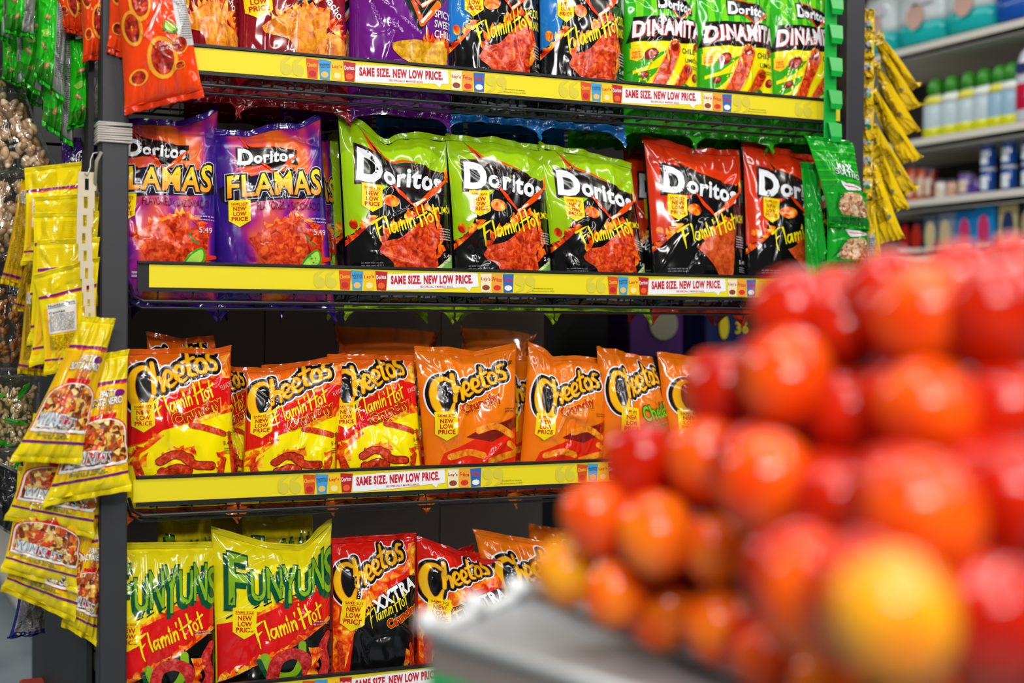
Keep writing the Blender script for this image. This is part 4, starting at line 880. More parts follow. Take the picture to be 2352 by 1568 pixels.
# ------------------------------------------------------------------ hanging bags, left of the rack
def hang(kind, q, label, seed, T=.022, group=None, name='snack_bag', cat='snack bag', dt=.75, **k):
    """q: BL, BR, TL, TR as (px, py, y)"""
    s = Bag(*[at(*c) for c in q], T, None, seed, **k); return make_bag(name, label, cat, s, art(kind), base(kind), group, SEALC[kind], detail=dt, sealh=.045)
O = 'bag of spicy peanuts '
hang('orange', [(286, 248, -.05), (466, 206, -.05), (262, -110, -.05), (405, -120, -.05)], 'red orange ' + O + 'hanging lowest in front of the top shelf rail', 601, T=.03, slim=.03)
hang('orange', [(190, 130, .02), (258, 120, .02), (172, -150, .02), (265, -150, .02)], 'red orange ' + O + 'hanging just left of the largest red orange one', 602)
hang('orange', [(140, 60, .08), (205, 78, .08), (95, -150, .08), (180, -150, .08)], 'red orange ' + O + 'hanging above the green peanut bags', 603)
hang('orange', [(246, 105, -.025), (350, 150, -.025), (248, -150, -.02), (350, -150, -.02)], 'red orange ' + O + 'tucked behind the largest red orange one', 604)
G = [([(158, 275, .12), (228, 262, .12), (160, 100, .12), (226, 95, .12)], 'green bag of peanuts hanging lowest beside the rack post'),
     ([(100, 262, .15), (160, 318, .15), (96, 60, .15), (168, 40, .15)], 'green bag of peanuts hanging left of the lowest green one'),
     ([(82, 150, .10), (140, 215, .10), (88, -40, .10), (150, -30, .10)], 'green bag of peanuts with bright lit lower edge in the hanging cluster'),
     ([(36, 150, .16), (104, 220, .16), (60, 0, .16), (140, -10, .16)], 'green bag of peanuts half turned to its grey back'),
     ([(50, 200, .24), (100, 240, .24), (60, 60, .24), (120, 70, .24)], 'green bag of peanuts behind the half turned one'),
     ([(8, 160, .18), (52, 190, .18), (2, 40, .18), (50, 50, .18)], 'green bag of peanuts at the left photo edge'),
     ([(14, 52, .08), (68, 66, .08), (16, -120, .08), (88, -120, .08)], 'green bag of peanuts cut by the upper left photo corner'),
     ([(-30, 60, .14), (18, 80, .14), (-30, -100, .14), (30, -100, .14)], 'green bag of peanuts at the extreme upper left')]
for i, (q, lb) in enumerate(G):
    (a0, a1, a2), (b0, b1, b2), c_, (e0, e1, e2) = q
    hang('green', [(a0 - 4, a1 + 14, a2), (b0 + 9, b1 + 12, b2), c_, (e0 + 8, e1, e2)], lb, 610 + i, dt=.6, wr=1.4, T=.03)
# clear bags of pistachios and seeds
def nutbag(q, label, seed, cols, size=.011, n=110, leaf=False):
    s = Bag(*[at(*c) for c in q], .035, None, seed, slim=.08)
    origin = (s.c[0] + s.c[1]) / 2; rg = np.random.RandomState(seed); m = MB()
    for i in range(n):
        x, y = rg.uniform(.06, .94), rg.uniform(.04, .86); P, nn = s.pos(np.array([x]), np.array([y])); c = P[0] - nn[0] * rg.uniform(.006, .016)
        sz = size * rg.uniform(.8, 1.2); R3 = Matrix.Rotation(rg.uniform(0, 6.3), 3, Vector(rg.normal(size=3)).normalized())
        L = []
        for (rr, zz) in ((.25, -.95), (.75, -.6), (1, 0), (.8, .5), (.35, .95)):
            L.append([Vector(c) + R3 @ Vector((sz * .62 * rr * math.cos(2 * PI * k / 7), sz * .62 * rr * math.sin(2 * PI * k / 7), sz * zz)) for k in range(7)])
        m.loft(L, int(rg.randint(len(cols))))
    root = make_bag('nut_bag', label, 'bag of nuts', s, None, clear_film(), None, clear_film(), detail=.6, sealh=.06, clearbody=True)
    o = m.build('nuts', cols, root, origin, True); o['kind'] = 'stuff'
    P, n_ = s.pos(np.linspace(0, 1, 9), np.full(9, .9))
    if leaf:
        A = Art(150)
        for (x, y, r) in ((30, 110, 8), (60, 60, -16), (74, 120, 60), (40, 20, -25)): A.ell(x, y, 18, 4, film('#2ca81c'), 3, f'leaf_print#{x}', rot=r)
        b = A.bake()
        for U, LY, TF, TMI, tm in b.values(): P, nn = s.pos(U[:, 0] / 100, U[:, 1] / 150, LY * .0003); add_mesh('leaf_print', P, TF, nn, tm, TMI, U / 150, root, origin)
    return root
PIS = [plain('pistachio shell', c, .45) for c in ('#d0aa80', '#b8946c', '#e4c8a4', '#9a7a54')]
SEEDM = [plain('pale seed', c, .5) for c in ('#e0d0a0', '#c8b080', '#b89a60')]
BRN = [plain('brown granola piece', c, .5) for c in ('#a8682c', '#c88840', '#8a5424')]
nutbag([(-60, 400, .22), (142, 392, .22), (-70, 205, .22), (60, 215, .22)], 'clear bag of pistachios hanging below the green peanut bags, topmost of the pistachios', 701, PIS, .013, 120)
nutbag([(-70, 625, .24), (70, 560, .24), (-70, 402, .24), (62, 395, .24)], 'clear bag of pistachios behind the yellow header bags, below the topmost', 702, PIS, .013, 90)
nutbag([(-70, 300, .32), (20, 280, .32), (-70, 150, .32), (14, 160, .32)], 'clear bag of pistachios at the left photo edge above the largest pistachio bag', 703, PIS, .012, 50)
nutbag([(-70, 850, .28), (78, 850, .28), (-70, 640, .28), (58, 650, .28)], 'clear bag of brown crunchy nuts at the left photo edge', 704, BRN, .009, 130)
nutbag([(-70, 1040, .3), (100, 1030, .3), (-70, 862, .3), (95, 862, .3)], 'clear bag of pale seeds with green leaf print, upper one', 705, SEEDM, .007, 220, True)
nutbag([(-70, 1210, .32), (70, 1180, .32), (-70, 1030, .32), (80, 1030, .32)], 'clear bag of pale seeds with green leaf print, lower one', 706, SEEDM, .007, 220, True)
# purple pouch with white face mark
A = Art(120); A.ell(50, 84, 15, 16, WHITE, 3, 'label_print'); A.ell(50, 84, 12.5, 13.5, film('#2e1458'), 4, 'label_print'); A.stroke([(38, 78), (46, 70), (50, 84), (60, 90)], 2.4, WHITE, 5, 'label_print'); A.stroke([(44, 90), (58, 86), (54, 74)], 2, WHITE, 5, 'label_print'); A.ell(54, 92, 3, 2, RED, 6, 'label_print')
pa = finish(A); s = Bag(at(130, 470, .16), at(232, 470, .16), at(140, 325, .16), at(232, 322, .16), .02, None, 720)
make_bag('snack_bag', 'dark purple pouch with a white outlined mark, behind the left post', 'snack bag', s, pa, film('#2e1458'), None, '#2e1458', detail=.6)
# white clip strip with its hook and tied cords round the post
cs = empty('clip_strip', at(205, 320, -.03), 'off white plastic clip strip hooked to cord round the left post', 'clip strip'); co_ = np.array(cs.location)
PL = plain('yellowed white plastic', '#cfc0a4', .45)
m = MB(); pts = [at(200, 395, -.02), at(193, 520, -.03), at(202, 640, -.04), at(208, 735, -.05)]
for i in range(len(pts) - 1):
    for k in range(3):
        a = pts[i] + (pts[i + 1] - pts[i]) * k / 3; b = pts[i] + (pts[i + 1] - pts[i]) * (k + 1) / 3
        w0 = .016 * (1 - .5 * (i * 3 + k) / 9)
        m.box((a[0] - w0, a[1] - .001, b[2]), (a[0] - w0 * .25, a[1] + .001, a[2])); m.box((a[0] + w0 * .2, a[1] - .001, b[2]), (a[0] + w0, a[1] + .001, a[2])); m.box((a[0] - w0, a[1] - .0012, a[2] - .012), (a[0] + w0, a[1] + .0012, a[2]))
m.build('slotted_strip', PL, cs, co_)
m = MB(); m.tube([at(225, 350, -.02), at(214, 352, -.02), at(208, 368, -.02), at(207, 385, -.02), at(200, 403, -.025), at(194, 398, -.025)], .0014, n=6); m.build('hook', plain('steel hook wire', '#b0b4b0', .3, .8), cs, co_, True)
tw = empty('cord_wrap', (-.03, -.015, 1.60), 'white cord wound several times round the left rack post', 'cord')
m = MB(); rg = random.Random(3)
for k in range(9):
    z = 1.575 + k * .0042; dz = rg.uniform(-.002, .002)
    m.tube([(-.060, -.0155, z), (-.002, -.0165, z + dz), (-.0035, .036, z), (-.060, .036, z + dz), (-.060, -.0155, z)], .0021, n=6)
m.build('cord', plain('white waxed cord', '#c8c0b8', .6), tw, (-.03, -.015, 1.60), True)
m = MB(); m.tube([at(232, 350, -.02), at(222, 370, -.03), at(218, 420, -.02), at(224, 450, -.01)], .0035); m.build('loose_end', plain('grey cord', '#8a8a70', .6), tw, (-.03, -.015, 1.60), True)
# stacked backs with tall yellow headers, then the fronts
WB = [([(48, 600, .03), (182, 590, .03), (56, 395, .02), (188, 380, .02)], 'winback'), ([(60, 700, .02), (228, 690, .02), (78, 462, .01), (228, 452, .01)], 'winback'),
      ([(62, 780, .01), (228, 760, .01), (76, 500, .0), (228, 496, .0)], 'winback'), ([(66, 830, .0), (226, 800, .0), (84, 562, -.01), (228, 556, -.01)], 'winback'), ([(100, 850, -.01), (226, 838, -.01), (78, 640, -.02), (228, 600, -.02)], 'winback')]
WBL = ['yellow snack bag showing its back, topmost header of the hanging stack', 'yellow snack bag showing its back, second header from the top of the hanging stack', 'yellow snack bag showing its back, third header from the top of the hanging stack', 'yellow snack bag showing its back, fourth header of the hanging stack', 'yellow snack bag showing its nutrition table, lowest of the back facing stack']
for i, (q, kd) in enumerate(WB): hang(kd, q, WBL[i], 730 + i, T=.006, wr=.6, dt=.6)
hang('stripe', [(2, 640, .06), (62, 655, .06), (48, 420, .06), (84, 430, .06)], 'yellow brown snack bag turned edge on, left of the header stack', 741, T=.015, dt=.5)
hang('stripe', [(32, 705, .05), (62, 712, .05), (66, 560, .05), (84, 565, .05)], 'yellow brown snack bag turned edge on, lower than its neighbour', 742, T=.015, dt=.5)
hang('stripe', [(40, 848, .03), (110, 856, .03), (60, 660, .03), (86, 660, .03)], 'yellow brown snack bag hanging behind the nutrition table bag', 743, T=.02, dt=.5)
WF = [([(28, 1045, -.09), (190, 1052, -.09), (185, 738, -.07), (262, 745, -.07)], 'yellow mixed snack bag tilted in front, topmost of the front facing ones'),
      ([(100, 1150, -.07), (302, 1112, -.07), (205, 830, -.05), (294, 815, -.05)], 'yellow mixed snack bag reaching over the left post, behind the topmost tilted one'),
      ([(12, 1182, -.03), (218, 1225, -.03), (75, 960, -.02), (262, 960, -.02)], 'yellow mixed snack bag below the one reaching over the post'),
      ([(2, 1300, -.02), (178, 1350, -.02), (40, 1080, -.01), (215, 1110, -.01)], 'yellow mixed snack bag second from the bottom of the hanging cluster'),
      ([(4, 1345, -.0), (175, 1418, -.0), (50, 1140, .01), (250, 1130, .01)], 'yellow mixed snack bag lowest of the front facing cluster'),
      ([(142, 1425, .02), (222, 1470, .02), (180, 1200, .02), (262, 1180, .02)], 'yellow mixed snack bag tucked against the left post at the bottom')]
for i, (q, lb) in enumerate(WF): hang('win', q, lb, 750 + i, T=.026, dt=.8)
A = Art(140); smalltext(A, 12, 130, 76, 36, film('#55555c'), 3, 1.3, 3.2, seed=12)
for i, c in enumerate(('#e8c81c', '#e0d0d0', '#e8d0c0', '#a83a8a', '#6a5ac0')): A.ell(24 + i * 12, 9, 3.4, 3, film(c), 4)
A.rect(0, 2, 100, 16, film('#20307a'), 2); A.rect(0, 2, 8, 138, film('#20307a'), 2)
s = Bag(at(18, 1462, .2), at(104, 1448, .2), at(44, 1360, .2), at(112, 1385, .2), .02, None, 770)
make_bag('snack_bag', 'silver and blue snack bag turned to its printed back, lowest hanging at left', 'snack bag', s, finish(A), film('#a8a4ac', .3), None, '#20307a', detail=.6)
s = Bag(at(-40, 1180, .2), at(70, 1250, .2), at(-20, 1060, .2), at(90, 1110, .2), .02, None, 771)
make_bag('snack_bag', 'black and silver foil bag behind the lowest yellow snack bags', 'snack bag', s, None, film('#25262c', .2), None, '#8a8a90', detail=.5)
# side panel the pegs are fixed to
sp = empty('side_panel_board', (-.07, .5, .0), 'black board on the left side of the rack carrying the hanging bags', 'panel')
m = MB(); m.box((-.068, .06, .35), (-.058, .94, 2.4)); m.build('board', plain('black board', '#101012', .6), sp, (-.07, .5, 0))
for z in (.9, 1.3, 1.6, 1.95):
    m = MB(); m.tube([(-.068, .3, z), (-.30, .3, z), (-.315, .3, z + .01)], .003); m.build('peg', WIRE, sp, (-.07, .5, 0), True)
m = MB(); P = at(110, 1300, .9); m.tube([(-.06, .35, .42), (-.06, .10, .22), (-.06, .04, .12)], .006); m.build('brace', WIRE, sp, (-.07, .5, 0), True)
m = MB(); c = at(125, 1568, .6); m.box((c[0] - .06, .58, c[2] - .25), (c[0] + .03, .75, c[2] - .02), bev=.004)
tag(m.build('red_box', plain('red painted box', '#a82810', .5), None, (c[0], .66, c[2] - .25)), 'red box at the foot of the rack beside the left post', 'box')

# ------------------------------------------------------------------ right edge: green clip strip, green and yellow bags
GP = plain('glossy green plastic', '#0ea83c', .3)
c0 = at(1912, 60, -.04); cl = empty('clip_strip', (c0[0], c0[1], 1.5), 'green plastic clip strip hanging over the right end of the top shelf', 'clip strip'); lo_ = np.array(cl.location)
zt_, zb_ = at(1910, -60, -.04)[2], at(1908, 330, -.04)[2]
m = MB(); m.box((c0[0] - .021, -.042, zb_), (c0[0] + .012, -.038, zt_), bev=.001); m.build('strip', GP, cl, lo_)
for i in range(6):
    zc = at(1915, 12 + i * 75 - (8 if i else 0), -.04)[2]; m = MB()
    a = np.array([c0[0] - .006, -.05, zc])
    L = []
    for (z, y, ww) in ((.022, .006, .014), (.018, -.004, .018), (-.012, -.010, .015), (-.024, -.008, .013)):
        L.append([(a[0] - ww + .006, a[1] + y, a[2] + z), (a[0] + ww + .006, a[1] + y, a[2] + z), (a[0] + ww + .006, a[1] + y + .004, a[2] + z), (a[0] - ww + .006, a[1] + y + .004, a[2] + z)])
    m.loft(L[::-1]); m.build('clip', GP, cl, lo_)
GM = [([(1905, 512, -.05), (1998, 520, -.05), (1852, 318, -.05), (1962, 335, -.05)], 'green bag of mixed nuts clipped at the end of the green strip, front one', 'gmix'),
      ([(1895, 615, -.03), (1998, 612, -.03), (1895, 440, -.03), (1990, 450, -.03)], 'green bag of mixed nuts just below the front one', 'gmix'),
      ([(1855, 640, .0), (1905, 650, .0), (1840, 385, -.02), (1880, 390, -.02)], 'green bag of mixed nuts seen at its edge behind the front one', 'gmix'),
      ([(1850, 700, -.02), (1885, 705, -.02), (1848, 500, -.02), (1870, 505, -.02)], 'green bag of mixed nuts lowest and leftmost of the green group', 'gmix'),
      ([(1895, 700, -.02), (1990, 690, -.02), (1890, 600, -.02), (1985, 600, -.02)], 'green bag of mixed nuts partly behind the tomato pile', 'gmix')]
for i, (q, lb, kd) in enumerate(GM):
    if i in (2, 3): s = Bag(*[at(*c) for c in q], .016, None, 800 + i); make_bag('snack_bag', lb, 'snack bag', s, None, film('#129a26'), None, '#129a26', detail=.6)
    else: hang(kd, q, lb, 800 + i, T=.02, dt=.7)
z6 = lambda x, y: (1800 + x / 2.615, y / 2.615)
YS = [((760, 530), (800, 505), (556, 215), (600, 232)), ((715, 650), (815, 620), (548, 250), (590, 285)), ((690, 800), (812, 765), (540, 380), (590, 420)), ((690, 960), (818, 930), (515, 590), (565, 545)),
      ((722, 1140), (790, 1125), (500, 770), (570, 760)), ((640, 1250), (752, 1230), (525, 915), (575, 875)), ((560, 1450), (722, 1410), (470, 1040), (560, 985)), ((525, 1600), (590, 1560), (500, 1250), (545, 1240))]
YL = ['topmost long one', 'second from the top', 'third from the top', 'fourth from the top', 'fifth from the top', 'sixth from the top', 'seventh from the top, with a wide foot', 'lowest, thin one']
for i, (a, b, c, d) in enumerate(YS):
    yy = .30 - i * .028
    hang('yside', [(*z6(*a), yy + .03), (*z6(*b), yy - .02), (*z6(*c), yy + .03), (*z6(*d), yy - .01)], 'yellow snack bag slanting right of the post, ' + YL[i], 820 + i, T=.014, dt=.6)
YH = [(60, 225), (195, 340), (335, 455), (450, 640), (635, 830), (800, 900), (870, 1040), (1020, 1180)]
for i, (a, b) in enumerate(YH):
    hang('yhead', [(*z6(455 - i * 2, b + 20), .12), (*z6(550 - i * 3, b), .08), (*z6(462, a), .12), (*z6(548, a + 4), .08)], 'yellow bag header with small grey label against the right post, ' + ['topmost', 'second', 'third', 'fourth', 'fifth', 'sixth', 'seventh', 'lowest'][i] + ' one', 840 + i, T=.01, dt=.5)
hang('yhead', [(1990, 640, .03), (2008, 640, .03), (1992, 470, .03), (2006, 470, .03)], 'narrow yellow bag edge hanging straight down beside the green bags', 850, T=.006, dt=.5)

hs = empty('hook_strip', (1.69, .12, 1.2), 'dark vertical hook strip on the outer side of the right post carrying the yellow bags', 'hook strip')
m = MB(); m.box((1.673, .05, .6), (1.680, .30, 2.3)); m.build('board', plain('black board', '#101012', .6), hs, (1.69, .12, 1.2))
for k in range(8): m = MB(); z = 1.45 + k * .09; m.tube([(1.68, .15, z), (1.75, .15, z + .003), (1.76, .15, z + .012)], .0022, n=6); m.build('hook', WIRE, hs, (1.69, .12, 1.2), True)
# packs seen dimly through the rack behind the third shelf
def carton(name, label, cat, a, b, mats_, art_=None, origin=None):
    root = empty(name, ((a[0] + b[0]) / 2, (a[1] + b[1]) / 2, a[2]), label, cat); o = np.array(root.location)
    m = MB(); m.box(a, b, bev=.004); m.build('pack', mats_, root, o); return root, o
def disc(root, o, nm, c, r, mat, ax='y', rx=1., n=20):
    m = MB(); L = []
    for d in (0, .003):
        L.append([(c[0] + r * rx * math.cos(2 * PI * k / n), c[1] - d, c[2] + r * math.sin(2 * PI * k / n)) if ax == 'y' else (c[0] - d, c[1] + r * rx * math.cos(2 * PI * k / n), c[2] + r * math.sin(2 * PI * k / n)) for k in range(n)])
    m.loft(L); return m.build(nm, mat, root, o)
pz = at(1500, 822, .72)[2]; rs = empty('stock_shelf', (1.3, .79, pz - .02), 'dim board behind the third shelf holding two wrapped packs', 'shelf')
m = MB(); m.box((.85, .66, pz - .02), (1.62, .92, pz - .002)); m.build('board', plain('black board', '#101012', .6), rs, (1.3, .79, pz - .02)); m = MB(); m.box((.85, .90, pz - .06), (1.62, .92, pz - .02)); m.build('rear_rail', POST, rs, (1.3, .79, pz - .02))
p0, p1 = at(1445, 822, .72), at(1570, 715, .72)
root, o = carton('toilet_pack', 'purple pack with a pale round picture, dim behind the third shelf', 'pack', (p0[0], .72, p0[2]), (p1[0], .85, p1[2] + .05), film('#5a2a7a')); disc(root, o, 'round_picture', ((p0[0] + p1[0]) / 2 + .02, .718, (p0[2] + p1[2]) / 2 + .03), .045, plain('pale print', '#b0a890'))
p0, p1 = at(1620, 822, .72), at(1722, 712, .72)
root, o = carton('toilet_pack', 'dark blue pack with yellow oval and number, behind the third shelf near the tomatoes', 'pack', (p0[0], .72, p0[2]), (p1[0], .85, p1[2] + .05), film('#1c2a5c')); disc(root, o, 'yellow_oval', ((p0[0] + p1[0]) / 2 - .015, .718, (p0[2] + p1[2]) / 2 + .02), .035, plain('yellow print', '#e8cc10'), rx=.45)
V_, F_ = text_tris('36', .02, 0., 1.1); to = new_obj('number_print', mesh('number_print', [(a * .045, 0, b * .045) for a, b in V_], F_, plain('yellow print', '#e8cc10')), root); to.location = (.022, -.068, .07)

# ------------------------------------------------------------------ background aisle shelving on the right
GX = 3.3
gd = empty('aisle_shelving', (GX + .25, 2., 0), 'beige metal aisle shelving in the blurred background on the right', 'shelving'); go = np.array(gd.location)
BEI = plain('beige painted shelf metal', '#dedacf', .4)
GZ = [atx(2200, 96 + 8, GX)[2], atx(2200, 335, GX)[2], atx(2200, 466, GX)[2], atx(2200, 600, GX)[2]]
GZ = [2.325, 1.96, 1.725, 1.50]
for i, z in enumerate(GZ + [1.1, .6, .15]):
    m = MB(); m.box((GX, -.5, z - .035), (GX + .012, 4.6, z + .012)); m.box((GX, -.5, z - .035), (GX + .45, 4.6, z - .012), bev=.002)
    sh = m.build('shelf_board', BEI, gd, go)
    m = MB(); m.box((GX - .004, -.5, z - .028), (GX, 4.6, z + .004)); m.build('ticket_rail', plain('clear ticket rail', '#dcdad2', .3), sh, (0, 0, 0))
m = MB(); m.box((GX + .45, -.5, 0), (GX + .47, 4.6, 2.9)); m.build('back_panel', plain('dark brown back panel', '#3a342c', .7), gd, go)
for y in (-.5, 1., 2.5, 4.55): m = MB(); m.box((GX + .40, y, 0), (GX + .45, y + .04, 2.9)); m.build('upright', BEI, gd, go)
def ypos(px, x=GX): return atx(px, 300, x)[1]
# wrapped packs of diapers on the top board
for i, (y0, y1, c, lb) in enumerate(((ypos(2352), ypos(2262), '#1c5cc0', 'blue wrapped pack at the upper right photo edge'), (ypos(2258), ypos(2150), '#20c4c4', 'turquoise and white diaper pack beside the blue pack'), (ypos(2146), ypos(2040), '#20c4c4', 'turquoise and white diaper pack farther along the top board'), (ypos(2034), ypos(1960), '#20c4c4', 'turquoise and white diaper pack farthest along the top board'))):
    root = empty('diaper_pack', (GX + .17, (y0 + y1) / 2, GZ[0] + .013), lb, 'diaper pack'); o = np.array(root.location); m = MB(); L = []
    H_ = .24; n = 16
    for k in range(9):
        t = k / 8; z = GZ[0] + .014 + H_ * t; q = 1 - .10 * abs(2 * t - 1) ** 3
        ring = []
        for j in range(n):
            a = 2 * PI * j / n; sx = math.copysign(abs(math.cos(a)) ** .35, math.cos(a)); sy = math.copysign(abs(math.sin(a)) ** .35, math.sin(a))
            ring.append((GX + .17 + .15 * q * sx, (y0 + y1) / 2 + abs(y0 - y1) / 2 * q * sy, z))
        L.append(ring)
    m.loft(L[:4], 0); m.loft(L[3:], 1); m.build('wrapped_body', [film(c), film('#e6f2f4') if i else film(c)], root, o, True)
    if i: disc(root, o, 'baby_picture', (GX + .015, (y0 + y1) / 2, GZ[0] + .13), .05, plain('skin toned print', '#d8b0a0'), 'x')
    m = MB(); m.box((GX + .012, min(y0, y1) + .04, GZ[0] + .17), (GX + .02, min(y0, y1) + .16, GZ[0] + .21)); m.build('brand_band', film('#e8e4f0' if i else '#d8e0f4'), root, o)
# bottles with green tops
BL_ = [2120, 2158, 2196, 2232, 2268, 2296]
for i, px in enumerate(BL_):
    y = ypos(px); root = empty('cleaner_bottle', (GX + .06, y, GZ[1] + .013), 'clear spray bottle with green top and yellow neck, ' + ['far left of the row', 'second of the row', 'third of the row', 'fourth of the row', 'fifth of the row', 'beside the white jug'][i], 'bottle', 'green topped bottles on the second background board'); o = np.array(root.location)
    liq = film('#c4d8e0' if i not in (4, 5) else '#a0c4dc', .15)
    q_ = (GX + .06, y, GZ[1] + .013)
    m = MB(); m.lathe([(.002, 0), (.046, 0), (.050, .008), (.050, .12), (.047, .14), (.036, .158), (.02, .172), (.018, .18)], q_, 0, 18, .7, 1.15); m.build('bottle_body', liq, root, o, True)
    m = MB(); m.lathe([(.051, 0), (.0515, .003), (.0515, .03), (.051, .034)], (q_[0], y, q_[2] + .004), 0, 18, .7, 1.15); m.build('yellow_band', film('#d8dc18'), root, o, True)
    m = MB(); m.lathe([(.0505, 0), (.0445, .02), (.036, .032)], (q_[0], y, q_[2] + .128), 0, 18, .72, 1.16); m.build('shoulder_label', film('#e4e048' if i % 2 == 0 else '#e8f0e8'), root, o, True)
    m = MB(); m.lathe([(.022, 0), (.030, .005), (.031, .03), (.024, .055), (.01, .064)], (q_[0], y, q_[2] + .165), 0, 14); m.build('cap', plain('green plastic cap', '#2c8a1c', .4), root, o, True)
y = ypos(2338); root = empty('detergent_jug', (GX + .08, y, GZ[1] + .013), 'white jug with red and pink label at the right photo edge', 'jug'); o = np.array(root.location)
m = MB(); m.lathe([(.002, 0), (.07, 0), (.075, .01), (.075, .2), (.06, .25), (.03, .28), (.03, .30)], (GX + .08, y, GZ[1] + .013), 0, 20, .8, 1.); m.build('jug_body', film('#d4d4e0'), root, o, True)
m = MB(); m.lathe([(.0755, 0), (.0765, .003), (.0765, .09), (.0755, .093)], (GX + .08, y, GZ[1] + .06), 0, 20, .8, 1.); m.build('label', film('#c81c40'), root, o, True)
m = MB(); m.box((GX + .014, y - .02, GZ[1] + .19), (GX + .022, y + .03, GZ[1] + .225)); m.build('badge', film('#2c3c6c'), root, o)
# blue cans stacked two high, and little jars
def can(px, z, r, h, c, cap, label, group, x=GX + .07, lab='#dce8f0'):
    y = ypos(px); root = empty('food_can', (x, y, z), label, 'can', group); o = np.array(root.location)
    m = MB(); m.lathe([(r * .95, 0), (r, .004), (r, h - .004), (r * .95, h)], (x, y, z), 0, 18); m.build('can_body', film(c), root, o, True)
    m = MB(); m.lathe([(r * 1.01, 0), (r * 1.015, .002), (r * 1.015, .008), (r * 1.0, .01)], (x, y, z + h - .008), 0, 18); m.build('lid', plain('lid ' + cap, cap, .4), root, o, True)
    L = [[(x - r * k * math.cos(a) * .99, y + r * k * math.sin(a), z + h * (.42 + .27 * s_)) for a in np.linspace(-.7, .7, 7)] for k in (1.02,) for s_ in (-1, 1)]
    mm = MB(); mm.loft(L, 0, False, False); mm.build('oval_label', plain('pale label ' + lab, lab, .5), root, o)
for i, px in enumerate((2238, 2286, 2332)):
    for j in range(2): can(px, GZ[2] + .013 + j * .094, .028, .092, '#1c4c9c', '#c8c8c8', f'blue tin with pale label in the {["left","middle","right"][i]} pair, {["lower","upper"][j]} one', 'blue tins stacked on the third background board')
for i, (px, c, lb, h) in enumerate(((2090, '#b84a14', 'amber jar with dark cap near the yellow bags', .13), (2108, '#7a1c14', 'dark red jar behind the slanting yellow bags', .12), (2132, '#e0dcd8', 'small white jar on the third background board', .07), (2158, '#d0a48c', 'small peach coloured jar on the third background board', .065), (2190, '#7a5aa8', 'small violet jar with pale label', .085), (2212, '#4c2c84', 'small dark purple jar beside the blue tins', .06), (2066, '#c04a10', 'tall orange jar at the end of the third background board', .14))):
    can(px, GZ[2] + .013, .026 if px != 2190 else .032, h, c, '#3a3a4a', lb, None, lab=c if i in (5, 3) else '#d8c8b0')
# upright cartons on the fourth board
for i, (px, c, c2, h, lb) in enumerate(((2070, '#3c1420', '#a82020', .15, 'dark red carton nearest the yellow bags'), (2096, '#2c2438', '#b03020', .15, 'dark carton with red picture beside the first'), (2128, '#5c6a80', '#d0c090', .16, 'grey blue carton with a cream picture'), (2162, '#7a8aa0', '#c8b890', .165, 'pale carton right of the grey blue one'), (2206, '#1878b8', '#c83c6c', .165, 'bright blue carton with pink figure, left one'), (2250, '#1c84c8', '#d0386c', .18, 'bright blue carton with pink figure, taller right one'), (2306, '#b8a878', '#283860', .19, 'cream carton with dark blue picture at the right'), (2350, '#2c2c30', '#a89870', .19, 'dark carton at the right photo edge'))):
    y = ypos(px); root = empty('food_carton', (GX + .05, y, GZ[3] + .013), lb, 'carton'); o = np.array(root.location)
    m = MB(); m.box((GX + .025, y - .048, GZ[3] + .013), (GX + .10, y + .048, GZ[3] + .013 + h), bev=.002); m.build('box', film(c), root, o)
    disc(root, o, 'front_picture', (GX + .025, y, GZ[3] + .013 + h * .5), .055, film(c2), 'x', .5); m = MB(); m.box((GX + .02, y - .035, GZ[3] + .03), (GX + .026, y + .035, GZ[3] + .05)); m.build('caption_band', film('#d8d4c8'), root, o)

# ------------------------------------------------------------------ neighbouring shelving base, lower left
nb = empty('aisle_shelving', (.4, 3.6, 0), 'dark shelving run beyond the rack with a cream base board, lower left', 'shelving'); no = np.array(nb.location)
m = MB(); m.box((.18, 1.3, 0), (.2, 5.5, .10)); m.build('kick_plate', plain('black kick plate', '#0c0c0e', .6), nb, no)
m = MB(); m.box((.13, 1.3, .10), (1.2, 5.5, .16), bev=.003); m.build('base_board', BEI, nb, no)
m = MB(); m.box((.5, 1.3, .16), (.52, 5.5, 2.2)); m.build('back_panel', plain('dark brown back panel', '#3a342c', .7), nb, no)

# ------------------------------------------------------------------ tomatoes in the foreground
def tomato_mesh(seed):
    rg = random.Random(seed); m = MB(); L = []; n = 24
    for k in range(15):
        t = PI * (k + .3) / 14.6; r = math.sin(t) ** .92; z = -math.cos(t)
        z = z * (1.0 if z > 0 else 1.08); dip = .12 * math.exp(-((PI - t) / .35) ** 2)
        L.append([(r * (1 + .025 * math.cos(3 * a + seed)) * math.cos(a), r * (1 + .02 * math.cos(2 * a + seed * 2)) * math.sin(a), z - dip) for a in [2 * PI * j / n for j in range(n)]])
    m.loft(L); return m
def tom_mat(name, a, b):
    mt, nt, bs = nodes(name); tc_ = N(nt, 'ShaderNodeTexCoord'); ns = N(nt, 'ShaderNodeTexNoise'); ns.inputs['Scale'].default_value = 1.1; ns.inputs['Detail'].default_value = 2
    r = ramp(nt, [(.35, a), (.65, b)]); nt.links.new(tc_.outputs['Object'], ns.inputs['Vector']); nt.links.new(ns.outputs['Fac'], r.inputs[0]); nt.links.new(r.outputs[0], bs.inputs['Base Color'])
    bs.inputs['Roughness'].default_value = .13; bs.inputs['Specular IOR Level'].default_value = .42
    return mt
TM = [tom_mat('ripe red tomato skin', '#b41002', '#d42a04'), tom_mat('orange red tomato skin', '#ea3e06', '#f6600e'), tom_mat('orange tomato skin', '#f8580a', '#fc7e14'), tom_mat('yellow orange tomato skin', '#fa8a10', '#fcae20')]
